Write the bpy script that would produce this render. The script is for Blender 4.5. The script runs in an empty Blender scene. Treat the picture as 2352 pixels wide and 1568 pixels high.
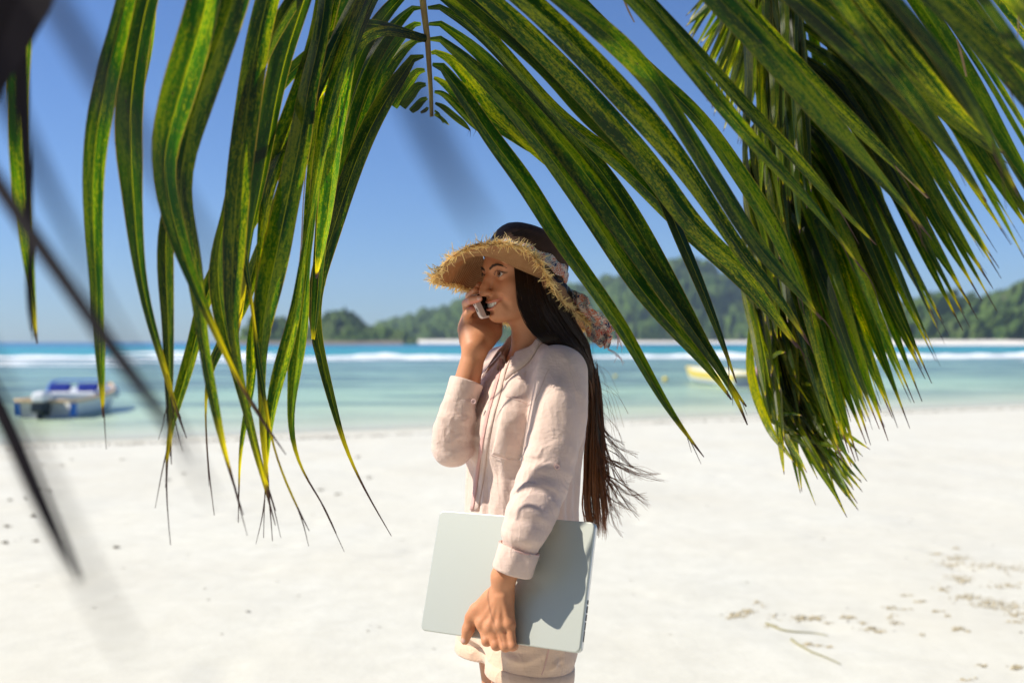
import bpy, math, random
import numpy as np
from mathutils import Vector, Matrix

random.seed(7)
RNG = np.random.default_rng(11)
scene = bpy.context.scene
COL = scene.collection

# ------------------------------------------------------------------ camera
CAM_Z = 1.47
FPX = 35.0 / 36.0 * 2352.0          # focal length in the units of the survey grid (2352 wide)
cam_d = bpy.data.cameras.new("camera")
cam_d.lens = 35.0
cam_d.sensor_width = 36.0
cam_d.clip_start = 0.02
cam_d.clip_end = 20000.0
cam_d.dof.use_dof = True
cam_d.dof.focus_distance = 2.10
cam_d.dof.aperture_fstop = 2.4
cam = bpy.data.objects.new("camera", cam_d)
cam.location = (0, 0, CAM_Z)
cam.rotation_euler = (math.radians(90), 0, 0)
COL.objects.link(cam)
scene.camera = cam

# ------------------------------------------------------------------ light
SUN = Vector((-0.68, -0.04, 0.73)).normalized()      # direction towards the sun
world = bpy.data.worlds.new("World")
scene.world = world
world.use_nodes = True
wn = world.node_tree
for n in list(wn.nodes):
    wn.nodes.remove(n)
sky = wn.nodes.new("ShaderNodeTexSky")
sky.sky_type = 'NISHITA'
sky.sun_disc = False
sky.sun_elevation = math.asin(SUN.z)
sky.sun_rotation = math.atan2(SUN.x, SUN.y)
sky.altitude = 0.0
sky.air_density = 1.0
sky.dust_density = 0.15
sky.ozone_density = 3.2
bg = wn.nodes.new("ShaderNodeBackground")
bg.inputs[1].default_value = 0.082
wo = wn.nodes.new("ShaderNodeOutputWorld")
tint = wn.nodes.new("ShaderNodeMix"); tint.data_type = 'RGBA'; tint.blend_type = 'MULTIPLY'
tint.inputs[0].default_value = 1.0; tint.inputs[7].default_value = (.60, .80, 1.16, 1)
wn.links.new(sky.outputs[0], tint.inputs[6]); wn.links.new(tint.outputs[2], bg.inputs[0])
wn.links.new(bg.outputs[0], wo.inputs[0])
sl = bpy.data.lights.new("sun", 'SUN')
sl.energy = 5.0
sl.angle = math.radians(0.53)
sl.color = (1.0, 0.93, 0.80)
so = bpy.data.objects.new("sun", sl)
so.rotation_euler = SUN.to_track_quat('Z', 'Y').to_euler()
so.location = (-8, -3, 12)
COL.objects.link(so)

scene.view_settings.view_transform = 'Standard'
scene.view_settings.look = 'None'
scene.view_settings.exposure = 0.42
scene.view_settings.gamma = 1.0
scene.cycles.max_bounces = 8
scene.cycles.diffuse_bounces = 4
scene.cycles.transmission_bounces = 6
scene.cycles.transparent_max_bounces = 10
scene.cycles.use_denoising = True
try:
    scene.cycles.denoising_input_passes = 'RGB_ALBEDO_NORMAL'
except Exception:
    pass

# ------------------------------------------------------------------ survey helpers
def W(px, py, d):
    return np.array([(px - 1176.0) / FPX * d, d, CAM_Z - (py - 784.0) / FPX * d])
CAMP = np.array([0, 0, CAM_Z])
def GZ(x, y, d):      # finest survey grid (5734 wide)
    return W(x / 2.438, y / 2.438, d)
def R1(x, y, d): return W(964.7 + x * .22273, 496.1 + y * .22273, d)
def R2(x, y, d): return W(964.7 + x * .32813, 716.6 + y * .32813, d)
def R3(x, y, d): return W(955.5 + x * .29714, 1102.5 + y * .29714, d)
def FZ(x, y, d): return W(1047.4 + x * .12891, 551.25 + y * .12891, d)
def Z8(x, y, d): return W(992.25 + x * .11719, 661.5 + y * .11719, d)

# ------------------------------------------------------------------ object helpers
def tag(o, label=None, cat=None, group=None, kind=None):
    if label: o["label"] = label
    if cat: o["category"] = cat
    if group: o["group"] = group
    if kind: o["kind"] = kind
    return o

def empty(name, loc):
    o = bpy.data.objects.new(name, None)
    o.location = loc
    o.empty_display_size = 0.1
    COL.objects.link(o)
    return o

def mesh(name, verts, faces, mat=None, parent=None, smooth=True, uv=None, col=None, cols=None, mats=None, midx=None):
    """verts (n,3) in world space; becomes one object placed relative to its parent."""
    verts = np.asarray(verts, dtype=np.float64)
    me = bpy.data.meshes.new(name)
    if isinstance(faces, np.ndarray) and faces.ndim == 2:
        nf, k = faces.shape
        me.vertices.add(len(verts)); me.loops.add(nf * k); me.polygons.add(nf)
        me.vertices.foreach_set("co", verts.astype(np.float32).ravel())
        me.loops.foreach_set("vertex_index", faces.astype(np.int32).ravel())
        me.polygons.foreach_set("loop_start", (np.arange(nf) * k).astype(np.int32))
        try:
            me.polygons.foreach_set("loop_total", np.full(nf, k, dtype=np.int32))
        except Exception:
            pass
        me.update(calc_edges=True)
    else:
        me.from_pydata([tuple(v) for v in verts], [], [tuple(int(i) for i in f) for f in faces])
        me.update()
    if uv is not None:      # per-vertex uv
        uvl = me.uv_layers.new(name="UVMap")
        li = np.zeros(len(me.loops), dtype=np.int32); me.loops.foreach_get("vertex_index", li)
        uvl.data.foreach_set("uv", np.asarray(uv, dtype=np.float32)[li].ravel())
    for cname, cdata in ([("Tint", col)] if col is not None else []) + (list(cols.items()) if cols else []):
        a = me.color_attributes.new(cname, 'FLOAT_COLOR', 'POINT')
        c4 = np.ones((len(verts), 4), dtype=np.float32)
        cd = np.asarray(cdata, dtype=np.float32)
        c4[:, :cd.shape[1]] = cd
        a.data.foreach_set("color", c4.ravel())
    if smooth:
        me.polygons.foreach_set("use_smooth", np.ones(len(me.polygons), dtype=bool))
    if mats:
        for m in mats: me.materials.append(m)
        if midx is not None:
            me.polygons.foreach_set("material_index", np.asarray(midx, dtype=np.int32))
    elif mat is not None:
        me.materials.append(mat)
    o = bpy.data.objects.new(name, me)
    COL.objects.link(o)
    if parent is not None:
        o.parent = parent
        mw = Matrix.Identity(4); p = parent
        chain = []
        while p is not None:
            chain.append(p); p = p.parent
        for p in reversed(chain):
            mw = mw @ Matrix.LocRotScale(p.location, p.rotation_euler, p.scale)
        inv = np.array(mw.inverted())
        v = verts @ inv[:3, :3].T + inv[:3, 3]
        me.vertices.foreach_set("co", v.astype(np.float32).ravel())
        me.update()
    return o

class MB:
    def __init__(s): s.v = []; s.f = []; s.n = 0
    def add(s, v, f):
        v = np.asarray(v, float)
        s.v.append(v); s.f += [tuple(i + s.n for i in q) for q in f]; s.n += len(v)
    def box(s, c, ax, ay, az, bev=0.0):
        c, ax, ay, az = [np.asarray(t, float) for t in (c, ax, ay, az)]   # half extents as vectors
        if bev <= 0:
            v = [c + i * ax + j * ay + k * az for i in (-1, 1) for j in (-1, 1) for k in (-1, 1)]
            s.add(v, [(0, 1, 3, 2), (4, 6, 7, 5), (0, 4, 5, 1), (2, 3, 7, 6), (0, 2, 6, 4), (1, 5, 7, 3)])
            return
        la, lb, lc = [max(np.linalg.norm(t), 1e-9) for t in (ax, ay, az)]
        bev = min(bev, la * .9, lb * .9, lc * .9)
        v = []
        for i in (-1, 1):
            for j in (-1, 1):
                for k in (-1, 1):
                    for w in range(3):
                        fa = 1 - (bev / la if w != 0 else 0); fb = 1 - (bev / lb if w != 1 else 0); fc = 1 - (bev / lc if w != 2 else 0)
                        v.append(c + i * ax * fa + j * ay * fb + k * az * fc)
        I = lambda i, j, k, w: ((i * 2 + j) * 2 + k) * 3 + w
        f = []
        for i in (0, 1):
            q = [I(i, 0, 0, 0), I(i, 0, 1, 0), I(i, 1, 1, 0), I(i, 1, 0, 0)]; f.append(q if i == 0 else q[::-1])
            q = [I(0, i, 0, 1), I(1, i, 0, 1), I(1, i, 1, 1), I(0, i, 1, 1)]; f.append(q if i == 0 else q[::-1])
            q = [I(0, 0, i, 2), I(0, 1, i, 2), I(1, 1, i, 2), I(1, 0, i, 2)]; f.append(q if i == 0 else q[::-1])
        for i in (0, 1):
            for j in (0, 1):
                f.append([I(i, j, 0, 0), I(i, j, 1, 0), I(i, j, 1, 1), I(i, j, 0, 1)])
                f.append([I(i, 0, j, 0), I(i, 1, j, 0), I(i, 1, j, 2), I(i, 0, j, 2)])
                f.append([I(0, i, j, 1), I(1, i, j, 1), I(1, i, j, 2), I(0, i, j, 2)])
                for k in (0, 1):
                    f.append([I(i, j, k, 0), I(i, j, k, 1), I(i, j, k, 2)])
        s.add(v, f)
    def tube(s, pts, rad, seg=8, cap=True, flat=1.0):
        P = np.asarray(pts, float); n = len(P)
        R = np.broadcast_to(np.asarray(rad, float), (n,))
        T = np.gradient(P, axis=0); T /= np.linalg.norm(T, axis=1)[:, None] + 1e-12
        up = np.array([0, 0, 1.0]) if abs(T[0][2]) < .9 else np.array([1.0, 0, 0])
        A = np.cross(T[0], up); A /= np.linalg.norm(A)
        v = []
        for i in range(n):
            A = A - T[i] * A.dot(T[i]); A /= np.linalg.norm(A) + 1e-12
            B = np.cross(T[i], A)
            for j in range(seg):
                a = 2 * math.pi * j / seg
                v.append(P[i] + R[i] * (math.cos(a) * A + math.sin(a) * B * flat))
        f = [(i * seg + j, i * seg + (j + 1) % seg, (i + 1) * seg + (j + 1) % seg, (i + 1) * seg + j) for i in range(n - 1) for j in range(seg)]
        if cap:
            f.append(tuple(range(seg))[::-1]); f.append(tuple((n - 1) * seg + j for j in range(seg)))
        s.add(v, f)
    def build(s, name, mat, parent=None, smooth=False):
        return mesh(name, np.vstack(s.v), s.f, mat, parent, smooth=smooth)

def spline(pts, n):
    """Catmull-Rom through rows of pts (any width), n samples, even in chord length."""
    P = np.asarray(pts, float)
    if len(P) == 2:
        t = np.linspace(0, 1, n)[:, None]; return P[0] * (1 - t) + P[1] * t
    L = np.r_[0, np.cumsum(np.linalg.norm(np.diff(P[:, :3], axis=0), axis=1) + 1e-9)]
    t = np.linspace(0, L[-1], n)
    M = np.zeros_like(P)
    M[1:-1] = (P[2:] - P[:-2]) / (L[2:] - L[:-2])[:, None]
    M[0] = (P[1] - P[0]) / (L[1] - L[0]); M[-1] = (P[-1] - P[-2]) / (L[-1] - L[-2])
    i = np.clip(np.searchsorted(L, t, side='right') - 1, 0, len(P) - 2)
    h = (L[i + 1] - L[i]); u = ((t - L[i]) / h)[:, None]; h = h[:, None]
    return ((2 * u**3 - 3 * u**2 + 1) * P[i] + (u**3 - 2 * u**2 + u) * h * M[i]
            + (-2 * u**3 + 3 * u**2) * P[i + 1] + (u**3 - u**2) * h * M[i + 1])

def vnoise(p, seed=0):
    """smooth value noise in [-1,1] for points (n,3)."""
    p = np.asarray(p, float)
    i = np.floor(p).astype(np.int64); f = p - i; f = f * f * (3 - 2 * f)
    def h(ix, iy, iz):
        n = (ix * 374761393 + iy * 668265263 + iz * 2147483647 + seed * 1274126177) & 0xffffffff
        n = ((n ^ (n >> 13)) * 1274126177) & 0xffffffff
        return ((n ^ (n >> 16)) & 0xffff) / 32767.5 - 1
    r = 0
    for dx in (0, 1):
        for dy in (0, 1):
            for dz in (0, 1):
                w = (f[:, 0] if dx else 1 - f[:, 0]) * (f[:, 1] if dy else 1 - f[:, 1]) * (f[:, 2] if dz else 1 - f[:, 2])
                r = r + w * h(i[:, 0] + dx, i[:, 1] + dy, i[:, 2] + dz)
    return r
def fbm(p, seed=0, oct=4):
    r = 0; a = 1; p = np.asarray(p, float)
    for o in range(oct):
        r = r + a * vnoise(p * 2**o, seed + o); a *= .5
    return r

# ------------------------------------------------------------------ materials
class NT:
    def __init__(s, name):
        s.m = bpy.data.materials.new(name); s.m.use_nodes = True
        s.t = s.m.node_tree
        for n in list(s.t.nodes): s.t.nodes.remove(n)
        s.out = s.n("ShaderNodeOutputMaterial")
    def n(s, typ, **kw):
        n = s.t.nodes.new(typ)
        for k, v in kw.items(): setattr(n, k, v)
        return n
    def l(s, a, b): s.t.links.new(a, b)
    def inp(s, node, key, val):
        if hasattr(val, "is_linked") or isinstance(val, bpy.types.NodeSocket): s.l(val, node.inputs[key])
        else: node.inputs[key].default_value = val
    def math(s, op, a, b=0.0, c=None, clamp=False):
        n = s.n("ShaderNodeMath", operation=op); n.use_clamp = clamp
        s.inp(n, 0, a); s.inp(n, 1, b)
        if c is not None: s.inp(n, 2, c)
        return n.outputs[0]
    def ramp(s, fac, stops, interp='LINEAR'):
        n = s.n("ShaderNodeValToRGB"); n.color_ramp.interpolation = interp
        cr = n.color_ramp
        while len(cr.elements) < len(stops): cr.elements.new(0.5)
        for e, (p, c) in zip(cr.elements, stops):
            e.position = p
            e.color = (c, c, c, 1) if not isinstance(c, (tuple, list)) else tuple(c) + (1,) * (4 - len(c))
        s.inp(n, 0, fac)
        return n.outputs[0]
    def mix(s, fac, a, b, mode='MIX'):
        n = s.n("ShaderNodeMix", data_type='RGBA', blend_type=mode)
        s.inp(n, 0, fac)
        for k, v in ((6, a), (7, b)):
            if isinstance(v, (tuple, list)): v = tuple(v) + (1,) * (4 - len(v))
            s.inp(n, k, v)
        return n.outputs[2]
    def noise(s, vec, scale, detail=3.0, rough=.5, out=0, dist=0.0):
        n = s.n("ShaderNodeTexNoise"); n.inputs["Scale"].default_value = scale
        n.inputs["Detail"].default_value = detail; n.inputs["Roughness"].default_value = rough
        n.inputs["Distortion"].default_value = dist
        if vec is not None: s.l(vec, n.inputs["Vector"])
        return n.outputs[out]
    def mapping(s, vec, scale=(1, 1, 1), loc=(0, 0, 0), rot=(0, 0, 0)):
        n = s.n("ShaderNodeMapping"); s.l(vec, n.inputs[0])
        n.inputs["Scale"].default_value = scale; n.inputs["Location"].default_value = loc; n.inputs["Rotation"].default_value = rot
        return n.outputs[0]
    def bump(s, h, strength=.3, dist=.01, normal=None):
        n = s.n("ShaderNodeBump"); s.inp(n, "Strength", strength); n.inputs["Distance"].default_value = dist
        s.l(h, n.inputs["Height"])
        if normal is not None: s.l(normal, n.inputs["Normal"])
        return n.outputs[0]
    def princ(s, **kw):
        n = s.n("ShaderNodeBsdfPrincipled")
        names = dict(color="Base Color", rough="Roughness", metal="Metallic", spec="Specular IOR Level", normal="Normal",
                     sss="Subsurface Weight", sssr="Subsurface Radius", ssss="Subsurface Scale", coat="Coat Weight", coatr="Coat Roughness",
                     trans="Transmission Weight", ior="IOR", sheen="Sheen Weight", aniso="Anisotropic", alpha="Alpha")
        for k, v in kw.items():
            if k == "color" and isinstance(v, (tuple, list)): v = tuple(v) + (1,) * (4 - len(v))
            s.inp(n, names[k], v)
        return n.outputs[0]
    def shmix(s, fac, a, b):
        n = s.n("ShaderNodeMixShader"); s.inp(n, 0, fac); s.l(a, n.inputs[1]); s.l(b, n.inputs[2]); return n.outputs[0]
    def done(s, sh):
        s.l(sh, s.out.inputs["Surface"]); return s.m
    @property
    def obj(s): return s.n("ShaderNodeTexCoord").outputs["Object"]
    @property
    def uv(s): return s.n("ShaderNodeTexCoord").outputs["UV"]
    def pos(s): return s.n("ShaderNodeNewGeometry").outputs["Position"]

def simple(name, color, rough=.5, spec=.5, metal=0.0, nz=0.0, nscale=30):
    t = NT(name)
    if nz > 0:
        f = t.noise(t.obj, nscale, 4)
        c = t.mix(f, tuple(max(0, x * (1 - nz)) for x in color), tuple(min(1, x * (1 + nz)) for x in color))
        nb = t.bump(f, .2, .003)
        return t.done(t.princ(color=c, rough=rough, spec=spec, metal=metal, normal=nb))
    return t.done(t.princ(color=color, rough=rough, spec=spec, metal=metal))
# ================================================================== SETTING
# ---- sand
def beach_z(x, y):
    """height of the beach: flat by the camera, then down to the water; the shoreline runs nearer on the left."""
    sh = 22.6 + 0.46 * np.clip(x, -40, 60)                      # y of the waterline for this x
    t = (y - sh)
    z = np.where(t < -11, 0.0, 0.0)
    s = np.clip((t + 11) / 11, 0, 6)
    return -0.42 * s**1.6 + 0.0 * z
WATER_Z = -0.42

m_sand = None
def make_sand():
    global m_sand
    t = NT("white_coral_sand")
    P = t.pos()
    sep = t.n("ShaderNodeSeparateXYZ"); t.l(P, sep.inputs[0])
    fine = t.noise(P, 260, 3, .7)
    mid = t.noise(P, 7, 4, .6)
    big = t.noise(P, .6, 3, .5)
    col = t.mix(t.ramp(mid, [(.35, 0.0), (.7, 1.0)]), (.595, .588, .515), (.655, .648, .575))
    col = t.mix(t.ramp(big, [(.35, 0.0), (.7, .55)]), col, (.575, .55, .46))
    col = t.mix(t.math('MULTIPLY', t.ramp(fine, [(.60, 0.0), (.72, 1.0)]), .18), col, (.55, .47, .36))
    # wet sand: distance from waterline
    shore = t.math('SUBTRACT', sep.outputs[1], t.math('MULTIPLY_ADD', sep.outputs[0], 0.46, 22.6))
    shore = t.math('ADD', shore, t.math('MULTIPLY', t.math('SUBTRACT', t.noise(P, .35, 3), .5), 1.6))
    wet = t.ramp(t.math('MULTIPLY_ADD', shore, .1, .5), [(.30, 0.0), (.40, .35), (.47, 1.0)])
    col = t.mix(wet, col, (.50, .48, .38))
    # band of dark weed crumbs along the tide line and loose specks on the sand
    st = t.mapping(P, (1.0, .45, 1))
    sp = t.noise(st, 3.2, 5, .72)
    tide = t.ramp(t.math('MULTIPLY_ADD', shore, .1, .5), [(.14, 0.0), (.20, 1.0), (.24, .7), (.27, .0)])
    m1 = t.math('MULTIPLY', t.ramp(sp, [(.50, 0.0), (.60, 1.0)]), tide)
    sp2 = t.noise(t.mapping(P, (1, .6, 1), (3, 9, 0)), 5.5, 4, .75)
    lone = t.math('MULTIPLY', t.ramp(sp2, [(.70, 0.0), (.74, 1.0)]), .25)
    m = t.math('MAXIMUM', m1, lone)
    col = t.mix(t.math('MULTIPLY', m, .75), col, (.20, .16, .11))
    h = t.math('ADD', t.math('MULTIPLY', mid, 1.0), t.math('MULTIPLY', fine, .05))
    nb = t.bump(h, .3, .02)
    m_sand = t.done(t.princ(color=col, rough=.9, spec=.2, normal=nb))
make_sand()

def grid_mesh(xs, ys, zf):
    X, Y = np.meshgrid(xs, ys)
    Z = zf(X, Y)
    V = np.stack([X.ravel(), Y.ravel(), Z.ravel()], 1)
    nx, ny = len(xs), len(ys)
    i = (np.arange(ny - 1)[:, None] * nx + np.arange(nx - 1)[None]).ravel()
    F = np.stack([i, i + 1, i + nx + 1, i + nx], 1)
    return V, F

xs = np.r_[np.linspace(-60, -8, 40)[:-1], np.linspace(-8, 9, 240)[:-1], np.linspace(9, 70, 50)]
ys = np.r_[np.linspace(-25, 3.5, 30)[:-1], np.linspace(3.5, 13, 190)[:-1], np.linspace(13, 34, 160), [40, 50, 60, 80, 120, 400, 1500, 2600]]
def sandz(X, Y):
    z = beach_z(X, Y)
    p = np.stack([X.ravel(), Y.ravel(), 0 * X.ravel()], 1)
    b = (fbm(p * 0.55, 3, 3) * .016 + fbm(p * 2.0, 9, 3) * .007).reshape(X.shape)
    # shallow footprints / scuffs
    pk = fbm(p * 3.1 + 7, 21, 2).reshape(X.shape)
    b -= np.clip(pk - .7, 0, 1) * .025
    return z + b * np.clip((22.6 + .46 * X - 1.5 - Y) / 4, 0, 1)
# far ground keeps to the sea bed, wide enough to reach the horizon
V, F = grid_mesh(xs, ys, sandz)
far = V[:, 1] > 61
V[far, 0] *= 1 + (V[far, 1] - 61) / 60
sand = mesh("sand_ground", V, F, m_sand)
tag(sand, "bright white coral sand beach sloping to the water", None, kind="structure")

# ---- water
def make_water():
    t = NT("shallow_lagoon_water")
    P = t.pos()
    sep = t.n("ShaderNodeSeparateXYZ"); t.l(P, sep.inputs[0])
    x, y = sep.outputs[0], sep.outputs[1]
    # distance off shore, with a slight wander
    wob = t.math('MULTIPLY', t.math('SUBTRACT', t.noise(t.mapping(P, (.35, .9, 1)), .12, 3), .5), 14)
    d = t.math('SUBTRACT', y, t.math('MULTIPLY_ADD', t.math('MAXIMUM', t.math('MINIMUM', x, 60), -40), 0.46, 22.6))
    dw = t.math('ADD', d, t.math('MULTIPLY', wob, t.ramp(t.math('MULTIPLY', d, .03), [(0.02, 0.0), (.6, 1.0)])))
    ld = t.math('LOGARITHM', t.math('MAXIMUM', dw, .1), 10.0)        # .1..9000 -> -1..4
    f = t.math('MULTIPLY_ADD', ld, .2, .2)
    col = t.ramp(f, [(0.0, (.53, .51, .40)), (.18, (.55, .55, .43)), (.30, (.54, .60, .42)), (.40, (.40, .55, .38)),
                     (.48, (.30, .47, .35)), (.555, (.21, .37, .32)), (.60, (.22, .33, .34)), (.63, (.015, .32, .34)),
                     (.69, (.008, .27, .34)), (.735, (.006, .15, .31)), (.80, (.006, .085, .24)), (1.0, (.008, .06, .18))])
    # reef and weed patches in the shallows
    rp = t.noise(t.mapping(P, (.16, .62, 1)), .50, 5, .68)
    rmask = t.math('MULTIPLY', t.ramp(rp, [(.46, 0.0), (.54, 1.0)]), t.ramp(f, [(.26, 0.0), (.38, .55), (.5, .85), (.6, .9), (.62, 0.0)]))
    col = t.mix(rmask, col, (.075, .14, .15))
    sp = t.noise(t.mapping(P, (.5, 1.3, 1), (4, 4, 0)), .9, 3, .6)
    col = t.mix(t.math('MULTIPLY', t.ramp(sp, [(.5, 0.0), (.7, 1.0)]), t.ramp(f, [(.2, .0), (.3, .4), (.55, .3), (.6, 0.0)])), col, (.50, .62, .50))
    wv = t.noise(t.mapping(P, (.45, 1.4, 1)), 1.1, 4, .6)
    w2 = t.noise(t.mapping(P, (.7, 1.6, 1)), 6.0, 3, .6)
    h = t.math('ADD', wv, t.math('MULTIPLY', w2, .25))
    nb = t.bump(h, .55, .25)
    w = t.princ(color=col, rough=.22, spec=.10, normal=nb)
    tr = t.n("ShaderNodeBsdfTransparent")
    edge = t.ramp(t.math('MULTIPLY', dw, .1), [(0.0, 0.85), (.05, 1.0)])
    return t.done(t.shmix(edge, tr.outputs[0], w))
m_water = make_water()
xs = np.r_[np.linspace(-90, 90, 60)]
ys = np.r_[np.linspace(6, 60, 80), [90, 140, 250, 500, 1500, 2600]]
V, F = grid_mesh(xs, ys, lambda X, Y: np.full_like(X, WATER_Z))
far = V[:, 1] > 50
V[far, 0] *= 1 + (V[far, 1] - 50) / 50
V = V[:, :]
water = mesh("sea_water", V, F, m_water)
tag(water, "clear turquoise lagoon water with a deep blue horizon", None, kind="structure")

# ---- breaking surf on the reef (white foam rollers)
def make_foam():
    t = NT("sea_foam")
    n = t.noise(t.obj, 1.2, 5, .7)
    c = t.mix(n, (.80, .84, .86), (.93, .94, .94))
    return t.done(t.princ(color=c, rough=.8, spec=.2, normal=t.bump(n, .8, .2)))
m_foam = make_foam()
def foam_ridge(x0, x1, y0, y1, h, depth, seed, gap=.0):
    n = int(abs(x1 - x0) / .6) + 2
    X = np.linspace(x0, x1, n)
    Yc = np.linspace(y0, y1, n) + fbm(np.stack([X * .05, X * 0, X * 0 + seed], 1), seed) * 2.5
    p = np.stack([X * .09, X * 0 + seed, X * 0], 1)
    H = h * np.clip(.70 + .75 * fbm(p * 2.2, seed + 3), .12, 2)
    H = H * np.clip(np.minimum(np.arange(n), np.arange(n)[::-1]) / 25., 0, 1)
    if gap > 0: H = H * np.clip((vnoise(p * 3.4 + 5, seed + 9) + 1 - gap * 2) * 3, 0, 1)
    prof = [(-.5, 0), (-.28, .55), (-.05, 1), (.1, .95), (.3, .5), (.6, .0)]
    V = []
    for (a, b) in prof:
        j = fbm(np.stack([X * .8, X * 0 + a * 9, X * 0], 1), seed + 5) * .12
        V.append(np.stack([X, Yc + a * depth + j * depth, WATER_Z + .015 + np.maximum(0, H * (b + j * b)) - (0.04 if b == 0 else 0)], 1))
    V = np.stack(V, 1).reshape(-1, 3)
    k = len(prof)
    i = (np.arange(n - 1)[:, None] * k + np.arange(k - 1)[None]).ravel()
    return V, np.stack([i, i + k, i + k + 1, i + 1], 1)
fv, ff, fn = [], [], 0
for a in [(-95, 12, 104, 126, .36, 6, 1), (2, 110, 118, 132, .40, 6, 2), (20, 52, 112, 116, .30, 4, 3, .2), (44, 110, 120, 134, .45, 5, 8),
          (-78, -18, 86, 96, .16, 3, 4, .25), (-70, -30, 76, 80, .12, 2.5, 5, .35), (-30, 3, 101, 112, .22, 3, 6, .2), (-62, -36, 150, 160, .5, 5, 7), (50, 100, 98, 102, .14, 3, 11, .3)]:
    v, f = foam_ridge(*a); fv.append(v); ff.append(f + fn); fn += len(v)
foam = mesh("surf_foam", np.vstack(fv), np.vstack(ff), m_foam)
tag(foam, "white surf breaking along the reef edge", None, kind="stuff")
# small lap of foam where water meets the sand on the left
# ---- hills
def make_hill_mat():
    t = NT("forested_hillside")
    P = t.pos()
    n1 = t.noise(P, .030, 4, .6); n2 = t.noise(P, .11, 4, .65); n3 = t.noise(P, .4, 3, .6)
    c = t.mix(t.ramp(n2, [(.35, 0.0), (.65, 1.0)]), (.018, .050, .016), (.12, .19, .035))
    c = t.mix(t.math('MULTIPLY', t.ramp(n1, [(.5, 0.0), (.7, 1.0)]), .6), c, (.13, .165, .06))
    rock = t.ramp(t.noise(t.mapping(P, (1, 1, 1.4)), .035, 4, .7), [(.655, 0.0), (.70, 1.0)])
    c = t.mix(t.math('MULTIPLY', rock, .5), c, (.24, .20, .185))
    h = t.math('ADD', t.math('MULTIPLY', n2, 1.0), t.math('MULTIPLY', n3, .4))
    return t.done(t.princ(color=c, rough=.9, spec=.1, normal=t.bump(h, 1.0, 6.0)))
m_hill = make_hill_mat()
m_farsand = simple("far_beach_sand", (.78, .74, .66), .9, .2, nz=.12, nscale=.2)
m_rock = simple("granite_shore_rock", (.20, .16, .13), .85, .3, nz=.5, nscale=.25)

def crown_bumps(V, seed, amp, sc):
    """tree-crown bumps pushed into the hill surface"""
    return (np.abs(vnoise(V * sc, seed)) + .6 * np.abs(vnoise(V * sc * 2.1, seed + 1)) + .35 * vnoise(V * sc * 4.3, seed + 2)) * amp

def hill(name, sky, dist, back, label, seed, amp=5.0, trees=1.0, shore=None):
    """sky: [(px, py of the ridge on the 2352 grid)], ridge stands at dist+back, foot at dist."""
    sky = np.array(sky, float)
    n = 260
    px = np.linspace(sky[0, 0], sky[-1, 0], n)
    py = np.interp(px, sky[:, 0], sky[:, 1])
    rows = 26
    V = []
    for r in range(rows + 8):
        t = r / rows
        if t <= 1:
            d = dist + back * t
            prof = math.sin(t * math.pi / 2)**.85
        else:
            d = dist + back * t; prof = 1 - (t - 1) * 1.3
        dr = dist + back
        X = (px - 1176) / FPX * d
        top = CAM_Z + (784 - py) / FPX * dr
        Z = WATER_Z + .5 + (top - WATER_Z) * prof
        Z[top < 1.2] = WATER_Z - 1
        V.append(np.stack([X, np.full(n, d), Z], 1))
    V = np.stack(V, 0).reshape(-1, 3)
    k = V[:, 2] > WATER_Z + 1.0
    b = crown_bumps(V, seed, amp, .12) + fbm(V * .03, seed, 2) * amp * 1.1
    lift = np.clip((V[:, 2] - WATER_Z) / 10, 0, 1)
    V[:, 2] += b * lift * k - amp * .7 * k * lift
    V[:, 1] -= b * lift * k * 1.5
    i = (np.arange(rows + 7)[:, None] * n + np.arange(n - 1)[None]).ravel()
    F = np.stack([i, i + 1, i + n + 1, i + n], 1)
    o = mesh(name, V, F, m_hill)
    tag(o, label, None, kind="structure")
    return o
hill("hill", [(548, 779), (560, 752), (585, 738), (620, 731), (650, 734), (690, 745), (720, 748), (745, 732), (765, 716), (790, 712), (815, 720), (830, 730), (850, 741), (880, 745), (905, 752), (930, 760), (960, 782)],
     620, 90, "low rocky headland island left of the person", 31, 5.0)
hill("hill", [(850, 770), (900, 745), (960, 728), (1020, 712), (1080, 690), (1140, 668), (1210, 655), (1290, 672), (1350, 660), (1400, 648), (1450, 640), (1500, 622), (1550, 606), (1590, 602), (1640, 622), (1700, 650), (1760, 668), (1830, 690), (1900, 712), (1960, 735), (2010, 765)],
     900, 420, "forested island hill behind the person", 41, 9.0)
hill("hill", [(1880, 772), (1940, 752), (2000, 728), (2060, 706), (2110, 694), (2160, 690), (2200, 690), (2260, 686), (2310, 668), (2360, 650), (2450, 640), (2560, 636), (2700, 640), (2900, 660)],
     520, 240, "green forested hill at the right edge of the photo", 51, 7.0)
# shore strips: far white beaches and rocky foot
def strip(name, px0, px1, d0, d1, z0, z1, mat, label, seed):
    n = 160
    px = np.linspace(px0, px1, n)
    j = fbm(np.stack([px * .03, px * 0, px * 0 + seed], 1), seed) * .5
    rows = [(d0, WATER_Z - .3), (d0 + 2, WATER_Z + z0), ((d0 + d1) / 2, WATER_Z + (z0 + z1) / 2), (d1, WATER_Z + z1)]
    V = []
    for (d, z) in rows:
        V.append(np.stack([(px - 1176) / FPX * d, np.full(n, d) + j * 4, np.full(n, z) + j * .25 * (z > 0)], 1))
    V = np.vstack(V)
    i = (np.arange(3)[:, None] * n + np.arange(n - 1)[None]).ravel()
    o = mesh(name, V, np.stack([i, i + 1, i + n + 1, i + n], 1), mat)
    return tag(o, label, None, kind="structure")
strip("beach", 2030, 2900, 500, 530, .3, 2.6, m_farsand, "far white beach below the right hill", 5)
strip("beach", 1380, 2040, 850, 905, .3, 2.6, m_farsand, "far white beach strip below the middle hill", 6)
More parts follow.
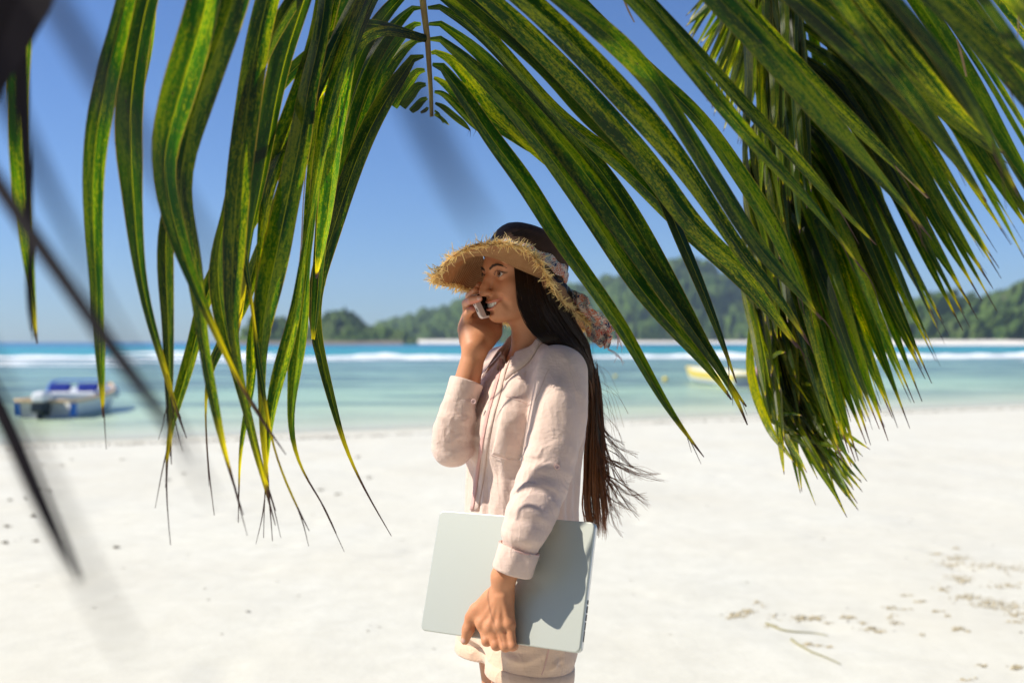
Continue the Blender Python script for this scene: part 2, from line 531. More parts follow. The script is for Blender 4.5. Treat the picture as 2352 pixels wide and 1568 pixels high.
strip("beach", 930, 1070, 850, 903, .5, 3.4, m_farsand, "short white beach strip left of the person", 7)
strip("rocky_shore", 548, 925, 600, 625, .5, 2.2, m_rock, "brown granite shore under the low headland", 8)
# ================================================================== PALM
def leaf_material(name, dark, mid, yel, trans_gain=1.0, yel_amt=.5, gloss=.40, transw=.52):
    t = NT(name)
    uvn = t.uv
    sep = t.n("ShaderNodeSeparateXYZ"); t.l(uvn, sep.inputs[0])      # u = metres along, v = 0..1 across
    tint = t.n("ShaderNodeVertexColor", layer_name="Tint")
    ts = t.n("ShaderNodeSeparateColor"); t.l(tint.outputs[0], ts.inputs[0])
    rnd, along, kind = ts.outputs[0], ts.outputs[1], ts.outputs[2]   # leaf random, 0..1 along, yellow amount
    comb = t.n("ShaderNodeCombineXYZ")
    t.l(t.math('ADD', sep.outputs[0], t.math('MULTIPLY', rnd, 50)), comb.inputs[0])
    t.l(t.math('MULTIPLY', sep.outputs[1], .05), comb.inputs[1]); t.l(t.math('MULTIPLY', rnd, 13), comb.inputs[2])
    V = comb.outputs[0]
    big = t.noise(t.mapping(V, (4.5, 34, 1)), 1.0, 4, .6)
    mot = t.noise(t.mapping(V, (24, 170, 1)), 1.0, 6, .78)
    fine = t.noise(t.mapping(V, (160, 420, 1)), 1.0, 3, .7)
    vein = t.noise(t.mapping(V, (4, 2400, 1)), 1.0, 2, .5)
    c = t.mix(t.ramp(big, [(.40, 0.0), (.60, 1.0)]), dark, mid)
    spk = t.noise(t.mapping(V, (150, 260, 1), (9, 2, 1)), 1.0, 5, .8)
    ymask = t.ramp(t.math('ADD', t.math('MULTIPLY', mot, .35), t.math('ADD', t.math('MULTIPLY', big, .30), t.math('MULTIPLY', spk, .35))), [(.49, 0.0), (.56, 1.0)])
    ymask = t.math('MULTIPLY', ymask, t.math('MULTIPLY_ADD', kind, .8, yel_amt * .6), clamp=True)
    c = t.mix(ymask, c, yel)
    c = t.mix(t.math('MULTIPLY', t.ramp(vein, [(.35, 1.0), (.55, 0.0)]), .30), c, dark)
    pl = t.ramp(rnd, [(0.0, (.22, .25, .22)), (.35, (.55, .62, .5)), (.7, (1.15, 1.1, 1.0)), (1.0, (1.9, 1.6, 1.2))])
    c = t.mix(1.0, c, pl, 'MULTIPLY')
    c = t.mix(t.math('MULTIPLY', t.ramp(fine, [(.35, 1.0), (.5, 0.0)]), .35), c, dark)
    # pale midrib and fine long veins
    vv = t.math('ABSOLUTE', t.math('SUBTRACT', sep.outputs[1], .5))
    rib = t.ramp(vv, [(.0, 1.0), (.008, .8), (.020, 0.0)])
    edge = t.ramp(vv, [(.455, 0.0), (.49, .7)])
    c = t.mix(t.math('MULTIPLY', rib, .6), c, (.30, .29, .04))
    c = t.mix(edge, c, (.20, .14, .04))
    spots = t.noise(t.mapping(V, (95, 190, 1), (5, 5, 5)), 1.0, 2, .5)
    sm = t.ramp(spots, [(.70, 0.0), (.73, 1.0)])
    c = t.mix(sm, c, (.035, .016, .006))
    # yellow then brown withered tip
    al = t.math('ADD', along, t.math('MULTIPLY', t.math('SUBTRACT', mot, .5), .22))
    ty = t.ramp(al, [(.70, 0.0), (.82, .8)])
    tb = t.ramp(al, [(.85, 0.0), (.88, 1.0)])
    c = t.mix(ty, c, (.45, .36, .02))
    c = t.mix(tb, c, (.16, .050, .036))
    w = t.n("ShaderNodeTexWave", wave_type='BANDS', bands_direction='Y'); w.inputs["Scale"].default_value = 5.0
    w.inputs["Distortion"].default_value = .6
    t.l(uvn, w.inputs["Vector"])
    nb = t.bump(w.outputs[1], .12, .0012)
    cd = t.mix(.08, t.mix(1.0, c, (.42, .42, .45), 'MULTIPLY'), (.085, .10, .065))  # a little grey mixed in as painted sheen on the blade
    front = t.princ(color=cd, rough=gloss, spec=.38, normal=nb)
    tc = t.n("ShaderNodeHueSaturation"); tc.inputs["Saturation"].default_value = 1.15; tc.inputs["Value"].default_value = 3.4 * trans_gain
    t.l(c, tc.inputs["Color"])
    tr = t.n("ShaderNodeBsdfTranslucent"); t.l(tc.outputs[0], tr.inputs[0])
    fac = t.math('MULTIPLY', t.math('SUBTRACT', 1.0, t.math('MAXIMUM', tb, t.math('MULTIPLY', sm, .8))), transw)
    return t.done(t.shmix(fac, front, tr.outputs[0]))
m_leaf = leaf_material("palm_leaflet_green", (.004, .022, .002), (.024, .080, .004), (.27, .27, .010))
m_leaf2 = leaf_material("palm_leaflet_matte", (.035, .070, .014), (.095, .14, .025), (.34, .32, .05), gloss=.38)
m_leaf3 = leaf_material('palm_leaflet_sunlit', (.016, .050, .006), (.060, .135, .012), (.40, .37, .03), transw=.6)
m_leafdry = simple("palm_leaf_dry", (.30, .20, .11), .7, .3, nz=.4, nscale=40)
def make_rachis_mat():
    t = NT("palm_rachis")
    n = t.noise(t.mapping(t.obj, (14, 14, 3)), 3, 4, .65)
    c = t.mix(t.ramp(n, [(.35, 0.0), (.68, 1.0)]), (.24, .19, .035), (.12, .05, .028))
    return t.done(t.princ(color=c, rough=.45, spec=.4, normal=t.bump(n, .3, .004)))
m_rachis = make_rachis_mat()
def make_bark():
    t = NT("palm_bark")
    w = t.n("ShaderNodeTexWave", bands_direction='Z'); w.inputs["Scale"].default_value = 4.5; w.inputs["Distortion"].default_value = 2.5
    t.l(t.obj, w.inputs[0])
    n = t.noise(t.obj, 12, 5)
    c = t.mix(w.outputs[1], (.13, .10, .075), (.26, .22, .17)); c = t.mix(n, c, (.10, .08, .06))
    return t.done(t.princ(color=c, rough=.9, spec=.2, normal=t.bump(w.outputs[1], .7, .02)))
m_bark = make_bark()


class Leaves:
    """collects folded ribbons: one mesh of leaflets"""
    def __init__(s): s.v = []; s.f = []; s.uv = []; s.t = []; s.n = 0
    def add(s, pts, roll=0.0, twist=0.0, fold=.32, kind=0.0, seg=34, rnd=None, facing=None, ragged=False, tipf=1.0, wav=.03, compw=True):
        """pts rows: x y z width(m)"""
        S = spline(pts, seg)
        if seg > 40:
            for _ in range(3 if S[-1, 0] < -.25 else 9):
                S[2:-1] = S[2:-1] * .4 + (S[1:-2] + S[3:]) * .3 if len(S[2:-1]) == len(S[3:]) else S[2:-1]
        P = S[:, :3]; Wd = np.maximum(S[:, 3], .0012)
        T = np.gradient(P, axis=0); T /= np.linalg.norm(T, axis=1)[:, None]
        rnd = random.random() if rnd is None else rnd
        rolls = roll + twist * np.linspace(-.5, 1, seg) + .10 * np.sin(np.linspace(0, 7, seg) + rnd * 20)
        vw = (CAMP - P) if facing is None else np.broadcast_to(np.asarray(facing, float), P.shape)
        vw = vw - T * (vw * T).sum(1)[:, None]; vw /= np.linalg.norm(vw, axis=1)[:, None] + 1e-9
        Sd = np.cross(T, vw)
        c, sn = np.cos(rolls)[:, None], np.sin(rolls)[:, None]
        side = Sd * c + vw * sn; nrm = vw * c - Sd * sn
        half = (Wd / 2)
        if compw: half = half / np.maximum(np.abs(np.cos(rolls)), .72) / math.cos(fold * .7)
        fd = np.tan(fold * 1.25) * half
        u = np.linspace(0, 1, seg)
        L = np.r_[0, np.cumsum(np.linalg.norm(np.diff(P, axis=0), axis=1))]
        wv = vnoise(np.stack([L * 5, L * 0 + rnd * 77, L * 0], 1), 5)
        wv2 = vnoise(np.stack([L * 7, L * 0 + rnd * 37, L * 0 + 9], 1), 6)
        im = int(np.argmax(Wd)); wm = Wd[im]
        al = np.where(np.arange(seg) > im, .62 + .38 * (1 - np.clip(Wd / (.36 * wm), 0, 1)), u * .4)
        for prof in ([(-1, 0), (-.5, .54), (0, 1.0)], [(0, 1.0), (.5, .54), (1, 0)]):     # two flat halves either side of a sharp fold
            for (a, b) in prof:
                wob = (wv if prof[0][0] < 0 else wv2) * abs(a) * half * .10
                e = (1 + wav * (wv2 if a < 0 else wv)) if abs(a) == 1 else 1
                s.v.append(P + side * (a * half * e)[:, None] + nrm * (b * fd + wob)[:, None])
                s.uv.append(np.stack([L, np.full(seg, (a + 1) / 2)], 1))
                s.t.append(np.stack([np.full(seg, rnd), al * tipf, np.full(seg, kind)], 1))
            for j in range(2):
                for i in range(seg - 1):
                    a0 = s.n + j * seg + i
                    s.f.append((a0, a0 + 1, a0 + seg + 1, a0 + seg))
            s.n += 3 * seg
        if seg > 40:        # withered tip frays into a few threads
            Lt = L[-1]
            for q in range(random.choice((0, 1, 1, 2))):
                i0 = int(seg * random.uniform(.90, .97)); b0 = P[i0]
                d0 = T[i0] + side[i0] * random.uniform(-.16, .16) + np.array([0, 0, -.10]); d0 /= np.linalg.norm(d0)
                ln = min(.09, Lt * .08) * random.uniform(.5, 1.1)
                pts_ = spline([b0, b0 + d0 * ln * .5, b0 + d0 * ln + np.array([random.uniform(-.01, .01), 0, -.012])], 8)
                for sg in (-.5, .5):
                    s.v.append(pts_ + side[i0] * sg * np.linspace(.0028, .0008, 8)[:, None])
                    s.uv.append(np.stack([np.linspace(0, ln, 8), np.full(8, .5 + sg * .2)], 1)); s.t.append(np.stack([np.full(8, rnd), np.full(8, 1.0), np.full(8, 0.0)], 1))
                for i in range(7): s.f.append((s.n + i, s.n + i + 1, s.n + 9 + i, s.n + 8 + i))
                s.n += 16
    def build(s, name, mat, parent):
        return mesh(name, np.vstack(s.v), np.array(s.f), mat, parent, uv=np.vstack(s.uv), col=np.vstack(s.t))

TRUNK = np.array([1.55, -1.75, 0.0])
CROWN = np.array([1.25, -1.45, 4.15])
palm = empty("coconut_palm", tuple(TRUNK))
tag(palm, "coconut palm whose drooping green fronds fill the top of the photo", "palm tree")
# trunk (behind the camera)
mb = MB()
tp = spline([TRUNK, TRUNK + (0.05, .02, 1.2), TRUNK + (-.08, .1, 2.6), CROWN - (0, 0, .15), CROWN + (0, 0, .15)], 40)
mb.tube(tp, np.linspace(.17, .11, 40) + .006 * np.cos(np.arange(40) * 2.1), 16)
mb.build("trunk", m_bark, palm, smooth=True)

def PL(pts, d0, d1, wf=1.0, curve=1.0, f=GZ, wscale=None):
    """photo polyline (x, y, width) -> world ribbon rows; depth runs d0..d1 along it"""
    P = np.array([(p[0], p[1]) for p in pts], float)
    L = np.r_[0, np.cumsum(np.linalg.norm(np.diff(P, axis=0), axis=1))]; L /= L[-1]
    out = []
    for (x, y, w), s in zip(pts, L):
        d = d0 + (d1 - d0) * s**curve
        q = f(x, y, d)
        out.append([*q, w / 2.438 / FPX * d * wf])
    return np.array(out)

def o6(pts): return [(x + 1792, y, w) for x, y, w in pts]
def o7(pts): return [(x + 3494, y, w) for x, y, w in pts]
def o8(pts): return [(x * 1.1429 + 3494, y * 1.1429 + 1344, w * 1.1429) for x, y, w in pts]
def oM(pts): return [(x, y + 1568, w) for x, y, w in pts]

# ------------------------------------------------ first frond: its tip hangs in the middle of the picture
frA = empty("frond", tuple(GZ(2367, 0, 2.1)))
frA.parent = palm
frA.location = Vector(GZ(2367, 0, 2.1)) - Vector(TRUNK)
rachA = [np.r_[CROWN, .024], np.r_[.75, -.6, 4.25, .020], np.r_[.30, .35, 3.85, .016], np.r_[.05, 1.1, 3.25, .0125],
         np.r_[-.06, 1.65, 2.65, .0095], np.r_[GZ(2352, -300, 2.0), .0078], np.r_[GZ(2367, 0, 2.08), .0072], np.r_[GZ(2392, 200, 2.11), .0064], np.r_[GZ(2402, 350, 2.13), .0056],
         np.r_[GZ(2413, 520, 2.15), .0048], np.r_[GZ(2417, 655, 2.16), .0042]]
RA = spline(rachA, 90)
mb = MB(); mb.tube(RA[:, :3], RA[:, 3], 10)
mb.build("rachis", m_rachis, frA, smooth=True)
LA = Leaves()
def rach_at(z):
    i = int(np.argmin(np.abs(RA[:, 2] - z) + (RA[:, 1] < .2) * 5)); return RA[i, :3]

# leaflets attached to the visible end of the midrib (right side)
def attached(pts, d0, d1, **k):
    r = PL(pts, d0, d1, .88)
    LA.add(r, **k)
R_ = [
 (o6([(604,45,22),(650,36,34),(720,58,44),(820,112,70),(960,232,84),(1100,395,84),(1200,520,84),(1330,655,92),(1460,805,92),(1560,920,86),(1650,1050,104),(1760,1220,112),(1880,1440,112)]) + o8([(300,350,90),(380,490,70),(450,620,50),(540,740,20),(600,815,9)]), 2.11, 2.0, -.35, .25, .45),
 (o6([(610,135,22),(655,128,34),(735,160,48),(830,232,76),(960,360,90),(1100,520,106),(1200,625,118),(1300,760,130),(1430,905,140),(1560,1085,150),(1700,1285,150),(1850,1500,140)]) + o8([(230,280,112),(330,430,84),(430,570,62),(500,665,44),(550,745,22),(605,905,7)]), 2.13, 1.98, .25, -.3, .2),
 (o6([(615,220,22),(655,214,36),(730,250,60),(830,345,82),(950,462,104),(1080,605,114),(1200,742,124),(1330,922,132),(1480,1132,134),(1620,1352,126)]) + o8([(60,215,106),(190,375,86),(320,520,66),(420,625,44),(480,700,26),(527,782,8)]), 2.14, 1.99, -.2, .3, .3),
 (o6([(622,298,22),(660,292,36),(740,335,60),(850,465,90),(960,600,88),(1100,735,84),(1210,850,64),(1310,958,12)]), 2.15, 2.2, .3, .1, .6),
 (o6([(630,362,22),(668,366,44),(720,410,76),(800,520,94),(900,680,104),(1000,832,114),(1130,985,122),(1230,1155,118),(1330,1320,112),(1425,1452,100)]) + o8([(0,440,76),(100,622,58),(190,785,52),(250,880,28),(310,960,18),(392,1062,5)]), 2.15, 1.93, -.15, .3, .1),
 (o6([(637,437,20),(690,460,44),(770,540,66),(850,600,80),(960,680,84),(1080,760,70),(1180,840,40),(1240,880,8)]), 2.16, 2.22, .35, .1, .7),
 (o6([(640,515,18),(680,520,34),(740,570,46),(800,630,50),(850,690,40),(886,738,5)]), 2.16, 2.2, -.2, .2, .7),
 (o6([(645,578,16),(690,600,36),(750,650,42),(800,690,38),(842,731,8)]), 2.16, 2.18, .2, .2, .5),
]
for (p, d0, d1, roll, tw, kd) in R_:
    attached(p, d0, d1, roll=roll, twist=tw, kind=kd, seg=44)
# left side, same end of the midrib
L_ = [
 (o6([(560,-70,20),(505,-60,40),(420,10,74),(330,120,92),(240,250,104),(170,420,108),(110,640,104),(60,860,100),(30,1060,96),(10,1260,84),(-10,1500,70),(-30,1750,50),(-40,1900,20)]), 2.09, 1.98, .5, .2, .0),
 (o6([(562,45,20),(512,50,40),(440,120,70),(350,235,92),(270,370,106),(200,540,112),(140,740,116),(95,940,112),(60,1160,90),(35,1400,60),(20,1600,20)]), 2.11, 2.04, -.35, .2, .1),
 (o6([(566,135,20),(515,142,40),(440,220,66),(355,330,90),(290,460,106),(230,620,112),(180,790,110),(140,960,90),(110,1110,66),(80,1280,30),(64,1380,8)]), 2.12, 2.10, .4, -.3, .1),
 (o6([(572,228,20),(520,232,40),(450,300,66),(370,400,88),(300,520,108),(235,660,110),(170,820,100),(120,990,84),(70,1180,50),(40,1300,20)]), 2.13, 2.14, -.3, .2, .3),
 (o6([(580,315,20),(530,318,44),(470,400,80),(395,500,110),(312,642,116),(232,800,118),(170,980,118),(100,1180,116),(50,1380,112),(-37,1568,106)]) + oM([(1750,150,72),(1765,320,62),(1800,460,68),(1840,600,60),(1872,720,44),(1900,850,30),(1930,950,20),(2000,1100,12),(2090,1260,10),(2192,1432,4)]), 2.13, 1.9, .2, .2, .6),
]
for (p, d0, d1, roll, tw, kd) in L_:
    attached(p, d0, d1, roll=roll, twist=tw, kind=kd, seg=44)
for p in ([(588,395,18),(545,405,40),(500,465,52),(455,540,52),(415,600,40)], [(594,475,18),(550,485,44),(505,540,56),(462,600,44)],
          [(600,548,16),(570,562,34),(535,600,40),(508,622,30)], [(604,600,12),(590,618,18),(566,632,12)]):
    LA.add(PL(o6(p), 2.15, 2.17), roll=.3, kind=.1, seg=16, ragged=True, tipf=.9, wav=.25)
for p in ([(640,640,14),(670,655,20),(700,680,18),(722,700,5)], [(640,620,10),(662,640,16),(690,690,6)]):
    LA.add(PL(o6(p), 2.15, 2.17), roll=.1, kind=.4, seg=10, tipf=1.1, wav=.3)

# leaflets that come into the picture from above: they run up to the midrib beyond the frame
def from_above(pts, d0, d1, up=None, **k):
    r = PL(pts, d0, d1, .84 if pts[0][0] > 2300 else .96)
    q = r[0, :3]
    w = r[0, 3]
    att = rach_at(up if up is not None else q[2] + .62)
    dirn = r[0, :3] - r[1, :3]; dirn /= np.linalg.norm(dirn)
    gap = np.linalg.norm(att - q)
    m1 = q + dirn * gap * .38
    m2 = (q + dirn * gap * .55) * .45 + att * .55 + np.array([0, 0, .05])
    rows = [np.r_[att, .016], np.r_[m2, max(w * .75, .02)], np.r_[m1, max(w * .98, .025)]]
    r = np.vstack(rows + [r])
    LA.add(r, seg=58, **k)
A_ = [  # left curtain
 
 ([(150,-60,110),(120,200,112),(97,600,116),(108,850,112),(122,1100,100),(148,1350,78),(165,1500,56),(180,1640,32),(195,1780,24),(208,1925,8)], 1.38, 1.45, .1, .2, .1, None),
 ([(720,-60,100),(690,60,104),(640,270,116),(592,460,136),(548,700,134),(521,950,116),(519,1150,110),(530,1400,86),(540,1568,76),(545,1780,68),(560,1960,54),(568,2120,42),(574,2250,22),(578,2335,8)], 1.45, 1.55, -.35, .3, .1, None),
 ([(835,-60,120),(800,60,130),(762,260,150),(728,500,146),(716,800,164),(735,1000,120),(748,1200,104),(766,1400,78),(790,1568,56),(845,1820,50),(892,1955,42),(925,2080,32),(958,2200,30),(988,2300,18),(1015,2380,12),(1046,2452,4)], 1.47, 1.6, .3, -.2, .0, None),
 ([(850,-40,60),(835,200,60),(810,400,40),(795,520,10)], 1.6, 1.62, .2, .0, .0, None),
 ([(1160,-60,180),(1135,60,182),(1062,300,196),(962,650,186),(900,900,120),(945,1150,124),(1010,1380,96),(1072,1560,66),(1180,1800,46),(1240,1930,34),(1300,2070,26),(1400,2250,22),(1500,2400,14),(1602,2545,5)], 1.42, 1.5, .4, -.5, .0, None),
 ([(1330,-60,170),(1300,60,170),(1200,300,176),(1100,600,176),(1020,900,116),(1002,1080,122),(1058,1340,112),(1098,1560,92),(1115,1720,72),(1132,1880,60),(1152,2020,58),(1180,2170,62),(1212,2320,52),(1242,2470,34),(1272,2590,18),(1320,2750,9),(1363,2882,4)], 1.46, 1.58, -.3, .5, .35, None),
 ([(980,1000,50),(935,1180,72),(924,1400,94),(928,1580,92),(938,1720,74),(942,1840,64),(945,2060,58),(947,2190,46),(947,2300,30),(950,2420,16),(960,2600,4)], 1.56, 1.6, .0, .1, .5, None),
 ([(1520,-80,130),(1480,60,132),(1430,300,134),(1388,600,138),(1336,1000,138),(1314,1300,134),(1304,1568,112),(1292,1720,84),(1300,1870,58),(1322,1990,44),(1345,2120,44),(1372,2270,42),(1402,2420,44),(1442,2570,34),(1472,2670,22),(1502,2790,11),(1542,2940,4)], 1.62, 1.68, -.15, .2, .45, None),
 ([(1700,-80,150),(1660,40,150),(1592,250,134),(1532,500,124),(1482,800,106),(1432,1100,88),(1392,1300,54),(1370,1560,36),(1345,1800,24),(1330,1900,8)], 1.7, 1.75, .75, .2, .0, None),
 ([(1800,-60,50),(1762,220,70),(1652,600,112),(1562,850,124),(1482,1050,106),(1412,1250,84),(1300,1380,84),(1215,1480,90),(1152,1600,92),(1120,1760,74),(1095,1900,70),(1058,2030,82),(1012,2170,80),(974,2280,60),(955,2380,34),(934,2480,15),(925,2620,9),(930,2770,7),(940,2920,6),(955,3050,3)], 1.85, 1.62, .15, .3, .6, None),
 ([(1830,-60,80),(1800,200,92),(1722,500,104),(1682,800,132),(1622,1050,136),(1572,1300,150),(1520,1540,168),(1475,1760,122),(1460,1920,72),(1463,2070,42),(1466,2270,42),(1470,2420,42),(1480,2570,34),(1495,2650,16),(1508,2780,8),(1526,3028,3)], 1.8, 1.72, -.2, .3, .3, None),
 ([(1250,1250,40),(1215,1400,80),(1208,1560,92),(1238,1780,84),(1278,1940,62),(1318,2070,50),(1358,2210,56),(1398,2360,44),(1440,2520,30),(1490,2700,12),(1545,2860,4)], 1.66, 1.7, .2, .1, .5, None),
 ([(1500,1260,30),(1440,1430,60),(1400,1568,82),(1372,1700,72),(1300,1820,60),(1230,1935,60),(1188,2020,58),(1163,2100,32),(1150,2220,12),(1152,2370,10),(1162,2570,9),(1180,2720,7),(1200,2885,3)], 1.78, 1.7, -.1, .1, .8, None),
 ([(1420,1780,16),(1402,1900,60),(1406,2000,66),(1410,2130,50),(1398,2230,36),(1372,2350,34),(1350,2470,26),(1344,2540,18),(1338,2720,9),(1334,2925,3)], 1.76, 1.74, .1, .1, .7, None),
 ([(1720,1300,20),(1692,1460,34),(1660,1720,62),(1602,1950,80),(1552,2130,80),(1516,2290,56),(1504,2420,36),(1500,2520,20),(1490,2650,10),(1480,2820,6),(1476,3010,3)], 1.8, 1.75, .2, .1, .5, None),
 ([(1720,1480,30),(1702,1620,66),(1681,1770,104),(1665,1920,104),(1650,2070,82),(1638,2190,52),(1624,2320,40),(1630,2420,34),(1652,2530,20),(1692,2640,12),(1762,2750,10),(1822,2840,8),(1883,2984,3)], 1.85, 1.8, .5, -.3, .2, None),
 ([(1425,1820,12),(1442,2020,40),(1480,2220,24),(1512,2420,13),(1550,2570,9),(1590,2670,15),(1640,2790,13),(1732,2972,4)], 1.7, 1.7, .1, .1, .0, None),
 ([(1880,-40,70),(1850,100,72),(1802,300,64),(1772,700,62),(1742,1100,72),(1722,1380,62),(1700,1560,40),(1690,1640,10)], 1.95, 1.9, .1, .2, .9, None),
 ([(2000,-60,160),(1950,120,150),(1902,400,152),(1872,700,122),(1842,1000,100),(1812,1250,80),(1780,1480,40),(1770,1560,10)], 1.92, 1.95, .5, .2, .0, None),
 # right curtain
 (o6([(560,-120,50),(680,-20,60),(810,65,80),(905,152,84),(1000,260,84),(1150,430,76),(1300,600,66),(1450,742,92),(1650,882,104),(1850,1082,112),(2040,1272,112),(2200,1420,104)]) + o8([(560,160,108),(680,300,84),(780,420,46),(856,520,6)]), 2.0, 1.95, -.3, .5, .6, 2.25),
 (o6([(700,-100,80),(820,0,84),(950,102,104),(1080,222,104),(1200,330,84),(1320,452,80),(1480,642,118),(1650,782,110),(1780,880,90),(1880,982,72),(1930,1120,72),(1990,1290,80),(2060,1420,80)]) + o8([(357,190,62),(420,330,50),(480,500,34),(515,590,20),(552,700,5)]), 1.95, 1.95, .5, -.2, .1, 2.35),
 (o6([(850,-90,110),(950,0,114),(1100,132,144),(1250,282,154),(1400,432,154),(1560,602,160),(1700,762,160),(1850,932,160),(1990,1132,150),(2150,1350,132)]) + o8([(560,110,96),(660,260,70),(760,400,44),(850,530,6)]), 1.8, 1.9, .15, .2, .5, 2.45),
 (o6([(1060,-90,150),(1160,0,154),(1300,122,156),(1450,272,160),(1600,432,164),(1720,562,170),(1850,702,164),(1970,832,150),(2080,1002,122),(2190,1150,92)]) + o7([(600,1330,100),(700,1490,92)]) + o8([(790,300,50),(850,420,34),(906,512,5)]), 1.68, 1.85, -.2, .3, .8, 2.6),
 (o6([(1250,-80,60),(1350,0,90),(1480,82,152),(1620,202,164),(1760,322,160),(1880,452,112),(1980,622,104),(2080,802,104),(2200,982,104)]) + o7([(600,1150,112),(700,1330,112),(800,1480,100)]) + o8([(840,210,56),(900,290,34),(966,390,5)]), 1.6, 1.8, .35, -.3, .1, 2.7),
 (o7([(60,300,60),(200,450,80),(380,600,100),(480,722,104),(600,902,112),(720,1080,112),(830,1250,110),(930,1430,90)]) + o8([(830,190,70),(895,300,34),(950,372,5)]), 1.9, 1.9, -.4, .2, .2, 2.6),
 (o7([(-40,-100,84),(60,0,92),(200,150,104),(330,320,110),(480,500,104),(620,682,94),(760,832,90),(900,982,74),(1030,1112,52),(1180,1292,30),(1250,1400,17),(1342,1522,5)]), 1.58, 1.75, .1, .2, .2, 2.8),
 (o7([(60,-100,50),(150,0,56),(300,170,66),(450,330,84),(580,482,84),(720,642,84),(880,792,80),(1010,932,80),(1110,1052,62),(1210,1180,42),(1300,1250,20),(1412,1370,6)]), 1.66, 1.8, -.25, .2, .8, 2.8),
 (o7([(430,-100,136),(520,0,144),(680,152,154),(850,332,154),(1000,522,154),(1150,682,140),(1290,842,112),(1400,962,82),(1490,1062,50),(1570,1142,26),(1650,1240,18),(1726,1342,5)]), 1.5, 1.7, .15, .2, .2, 2.9),
 (o7([(560,-100,60),(660,0,66),(850,230,94),(1000,402,94),(1200,602,94),(1370,772,90),(1480,872,62),(1570,972,40),(1640,1042,19),(1712,1112,5)]), 1.6, 1.75, -.3, .2, .9, 2.9),
 (o7([(850,-100,100),(960,0,110),(1150,152,140),(1350,352,154),(1500,502,140),(1650,652,112),(1800,792,84),(1900,902,62),(1950,1010,40),(2012,1112,8)]), 1.42, 1.6, .2, .1, .4, 3.0),
 (o7([(1150,-100,90),(1230,0,94),(1350,200,112),(1500,402,112),(1650,572,104),(1800,800,92),(1900,932,60),(1960,1030,34),(2030,1130,8)]), 1.35, 1.5, -.2, .2, .3, 3.05),
 (o7([(1000,-120,80),(1150,-20,90),(1290,150,100),(1420,330,104),(1560,420,100),(1700,560,104),(1850,690,82),(1960,772,52),(2060,850,20),(2150,915,5)]), 1.5, 1.6, .3, .0, .9, 3.0),
 (o7([(1250,-120,80),(1400,80,94),(1600,300,104),(1750,502,104),(1860,652,94),(1980,750,56),(2060,820,30),(2130,860,8)]), 1.45, 1.55, -.1, .1, .7, 3.0),
 (o7([(1420,-100,80),(1500,0,84),(1700,200,94),(1850,402,94),(1950,602,92),(2050,752,80),(2105,882,60),(2150,962,30),(2212,1102,6)]), 1.2, 1.35, .1, .1, .3, 3.1),
 (o7([(1650,-100,110),(1760,0,122),(1950,200,124),(2150,402,112),(2300,602,100),(2400,760,60)]), 1.3, 1.4, -.2, .1, .5, 3.1),
 (o7([(1700,-120,90),(1850,20,100),(2010,180,110),(2160,290,100),(2320,410,90),(2500,560,50)]), 1.35, 1.45, .2, .1, .9, 3.1),
 (o7([(1950,-90,60),(2010,0,70),(2150,202,84),(2300,402,84),(2400,560,50)]), 1.15, 1.25, .1, .1, .2, 3.2),
 (o7([(2080,-120,90),(2200,20,110),(2330,150,110),(2480,330,80)]), 1.1, 1.2, .1, .1, .5, 3.2),
 (o7([(2180,-120,90),(2290,-20,100),(2430,90,110)]), 1.2, 1.2, .1, .1, .3, 3.2),
]
for (p, d0, d1, roll, tw, kd, up) in A_:
    from_above(p, d0, d1, up=up, roll=roll, twist=tw, kind=kd)
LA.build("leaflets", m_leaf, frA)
# dry, folded dead leaflets
for p, d in (([(1812,40,10),(1745,600,14),(1700,1100,14),(1685,1400,16),(1668,1535,10)], 1.8), ([(1720,450,10),(1690,560,12),(1662,720,4)], 1.8),
             (o7([(0,0,12),(25,60,12),(58,126,8)]), 1.7), (o7([(1395,0,8),(1430,70,10),(1450,118,5)]), 1.6), (o7([(1865,220,8),(1895,330,14),(1918,430,10)]), 1.6), (o7([(2200,0,9),(2210,100,10),(2205,210,5)]), 1.5), (o7([(1520,930,6),(1545,960,8),(1700,1110,10)]), 1.7)):
    r = PL(p, d, d + .03); r = spline(r, 20)
    LD = MB(); LD.tube(r[:, :3], r[:, 3] / 2, 6, flat=.4); LD.build("dry_leaflet", m_leafdry, frA, smooth=True)

# near leaflets that hang close to the lens (strongly out of focus)
near = empty("frond", (0, 0, 0)); near.parent = palm
near.location = Vector((-.35, .3, 2.3)) - Vector(TRUNK)
LN = Leaves()
def px2(pts, d0, d1):
    return PL([(x * 2.438, y * 2.438, w * 2.438) for x, y, w in pts], d0, d1)
NEAR = [
 ([(-260,60,28),(-60,340,36),(60,520,38),(180,690,36),(290,850,30),(370,960,18),(430,1060,5)], .66, .54),
 ([(-200,560,40),(-60,830,44),(10,960,42),(80,1120,38),(140,1250,28),(182,1335,10)], .66, .60),
 ([(-260,380,20),(-20,860,26),(120,1150,24),(230,1380,14),(300,1500,5)], .26, .24),
 ([(-40,-260,40),(110,-20,46),(230,180,44),(360,380,34),(470,560,24),(560,700,8)], .30, .27),
 ([(250,720,10),(330,850,14),(400,980,14),(450,1080,10),(490,1150,4)], .36, .34),
 ([(800,-60,30),(900,120,40),(980,290,50),(1040,410,44),(1090,500,24),(1120,540,6)], .27, .25),
 ([(70,560,14),(68,650,16),(72,730,12),(80,780,4)], 1.0, 1.0),
 ([(70,-90,140),(20,30,138),(-10,130,100),(-22,200,58),(-26,255,8)], .85, .85),
]
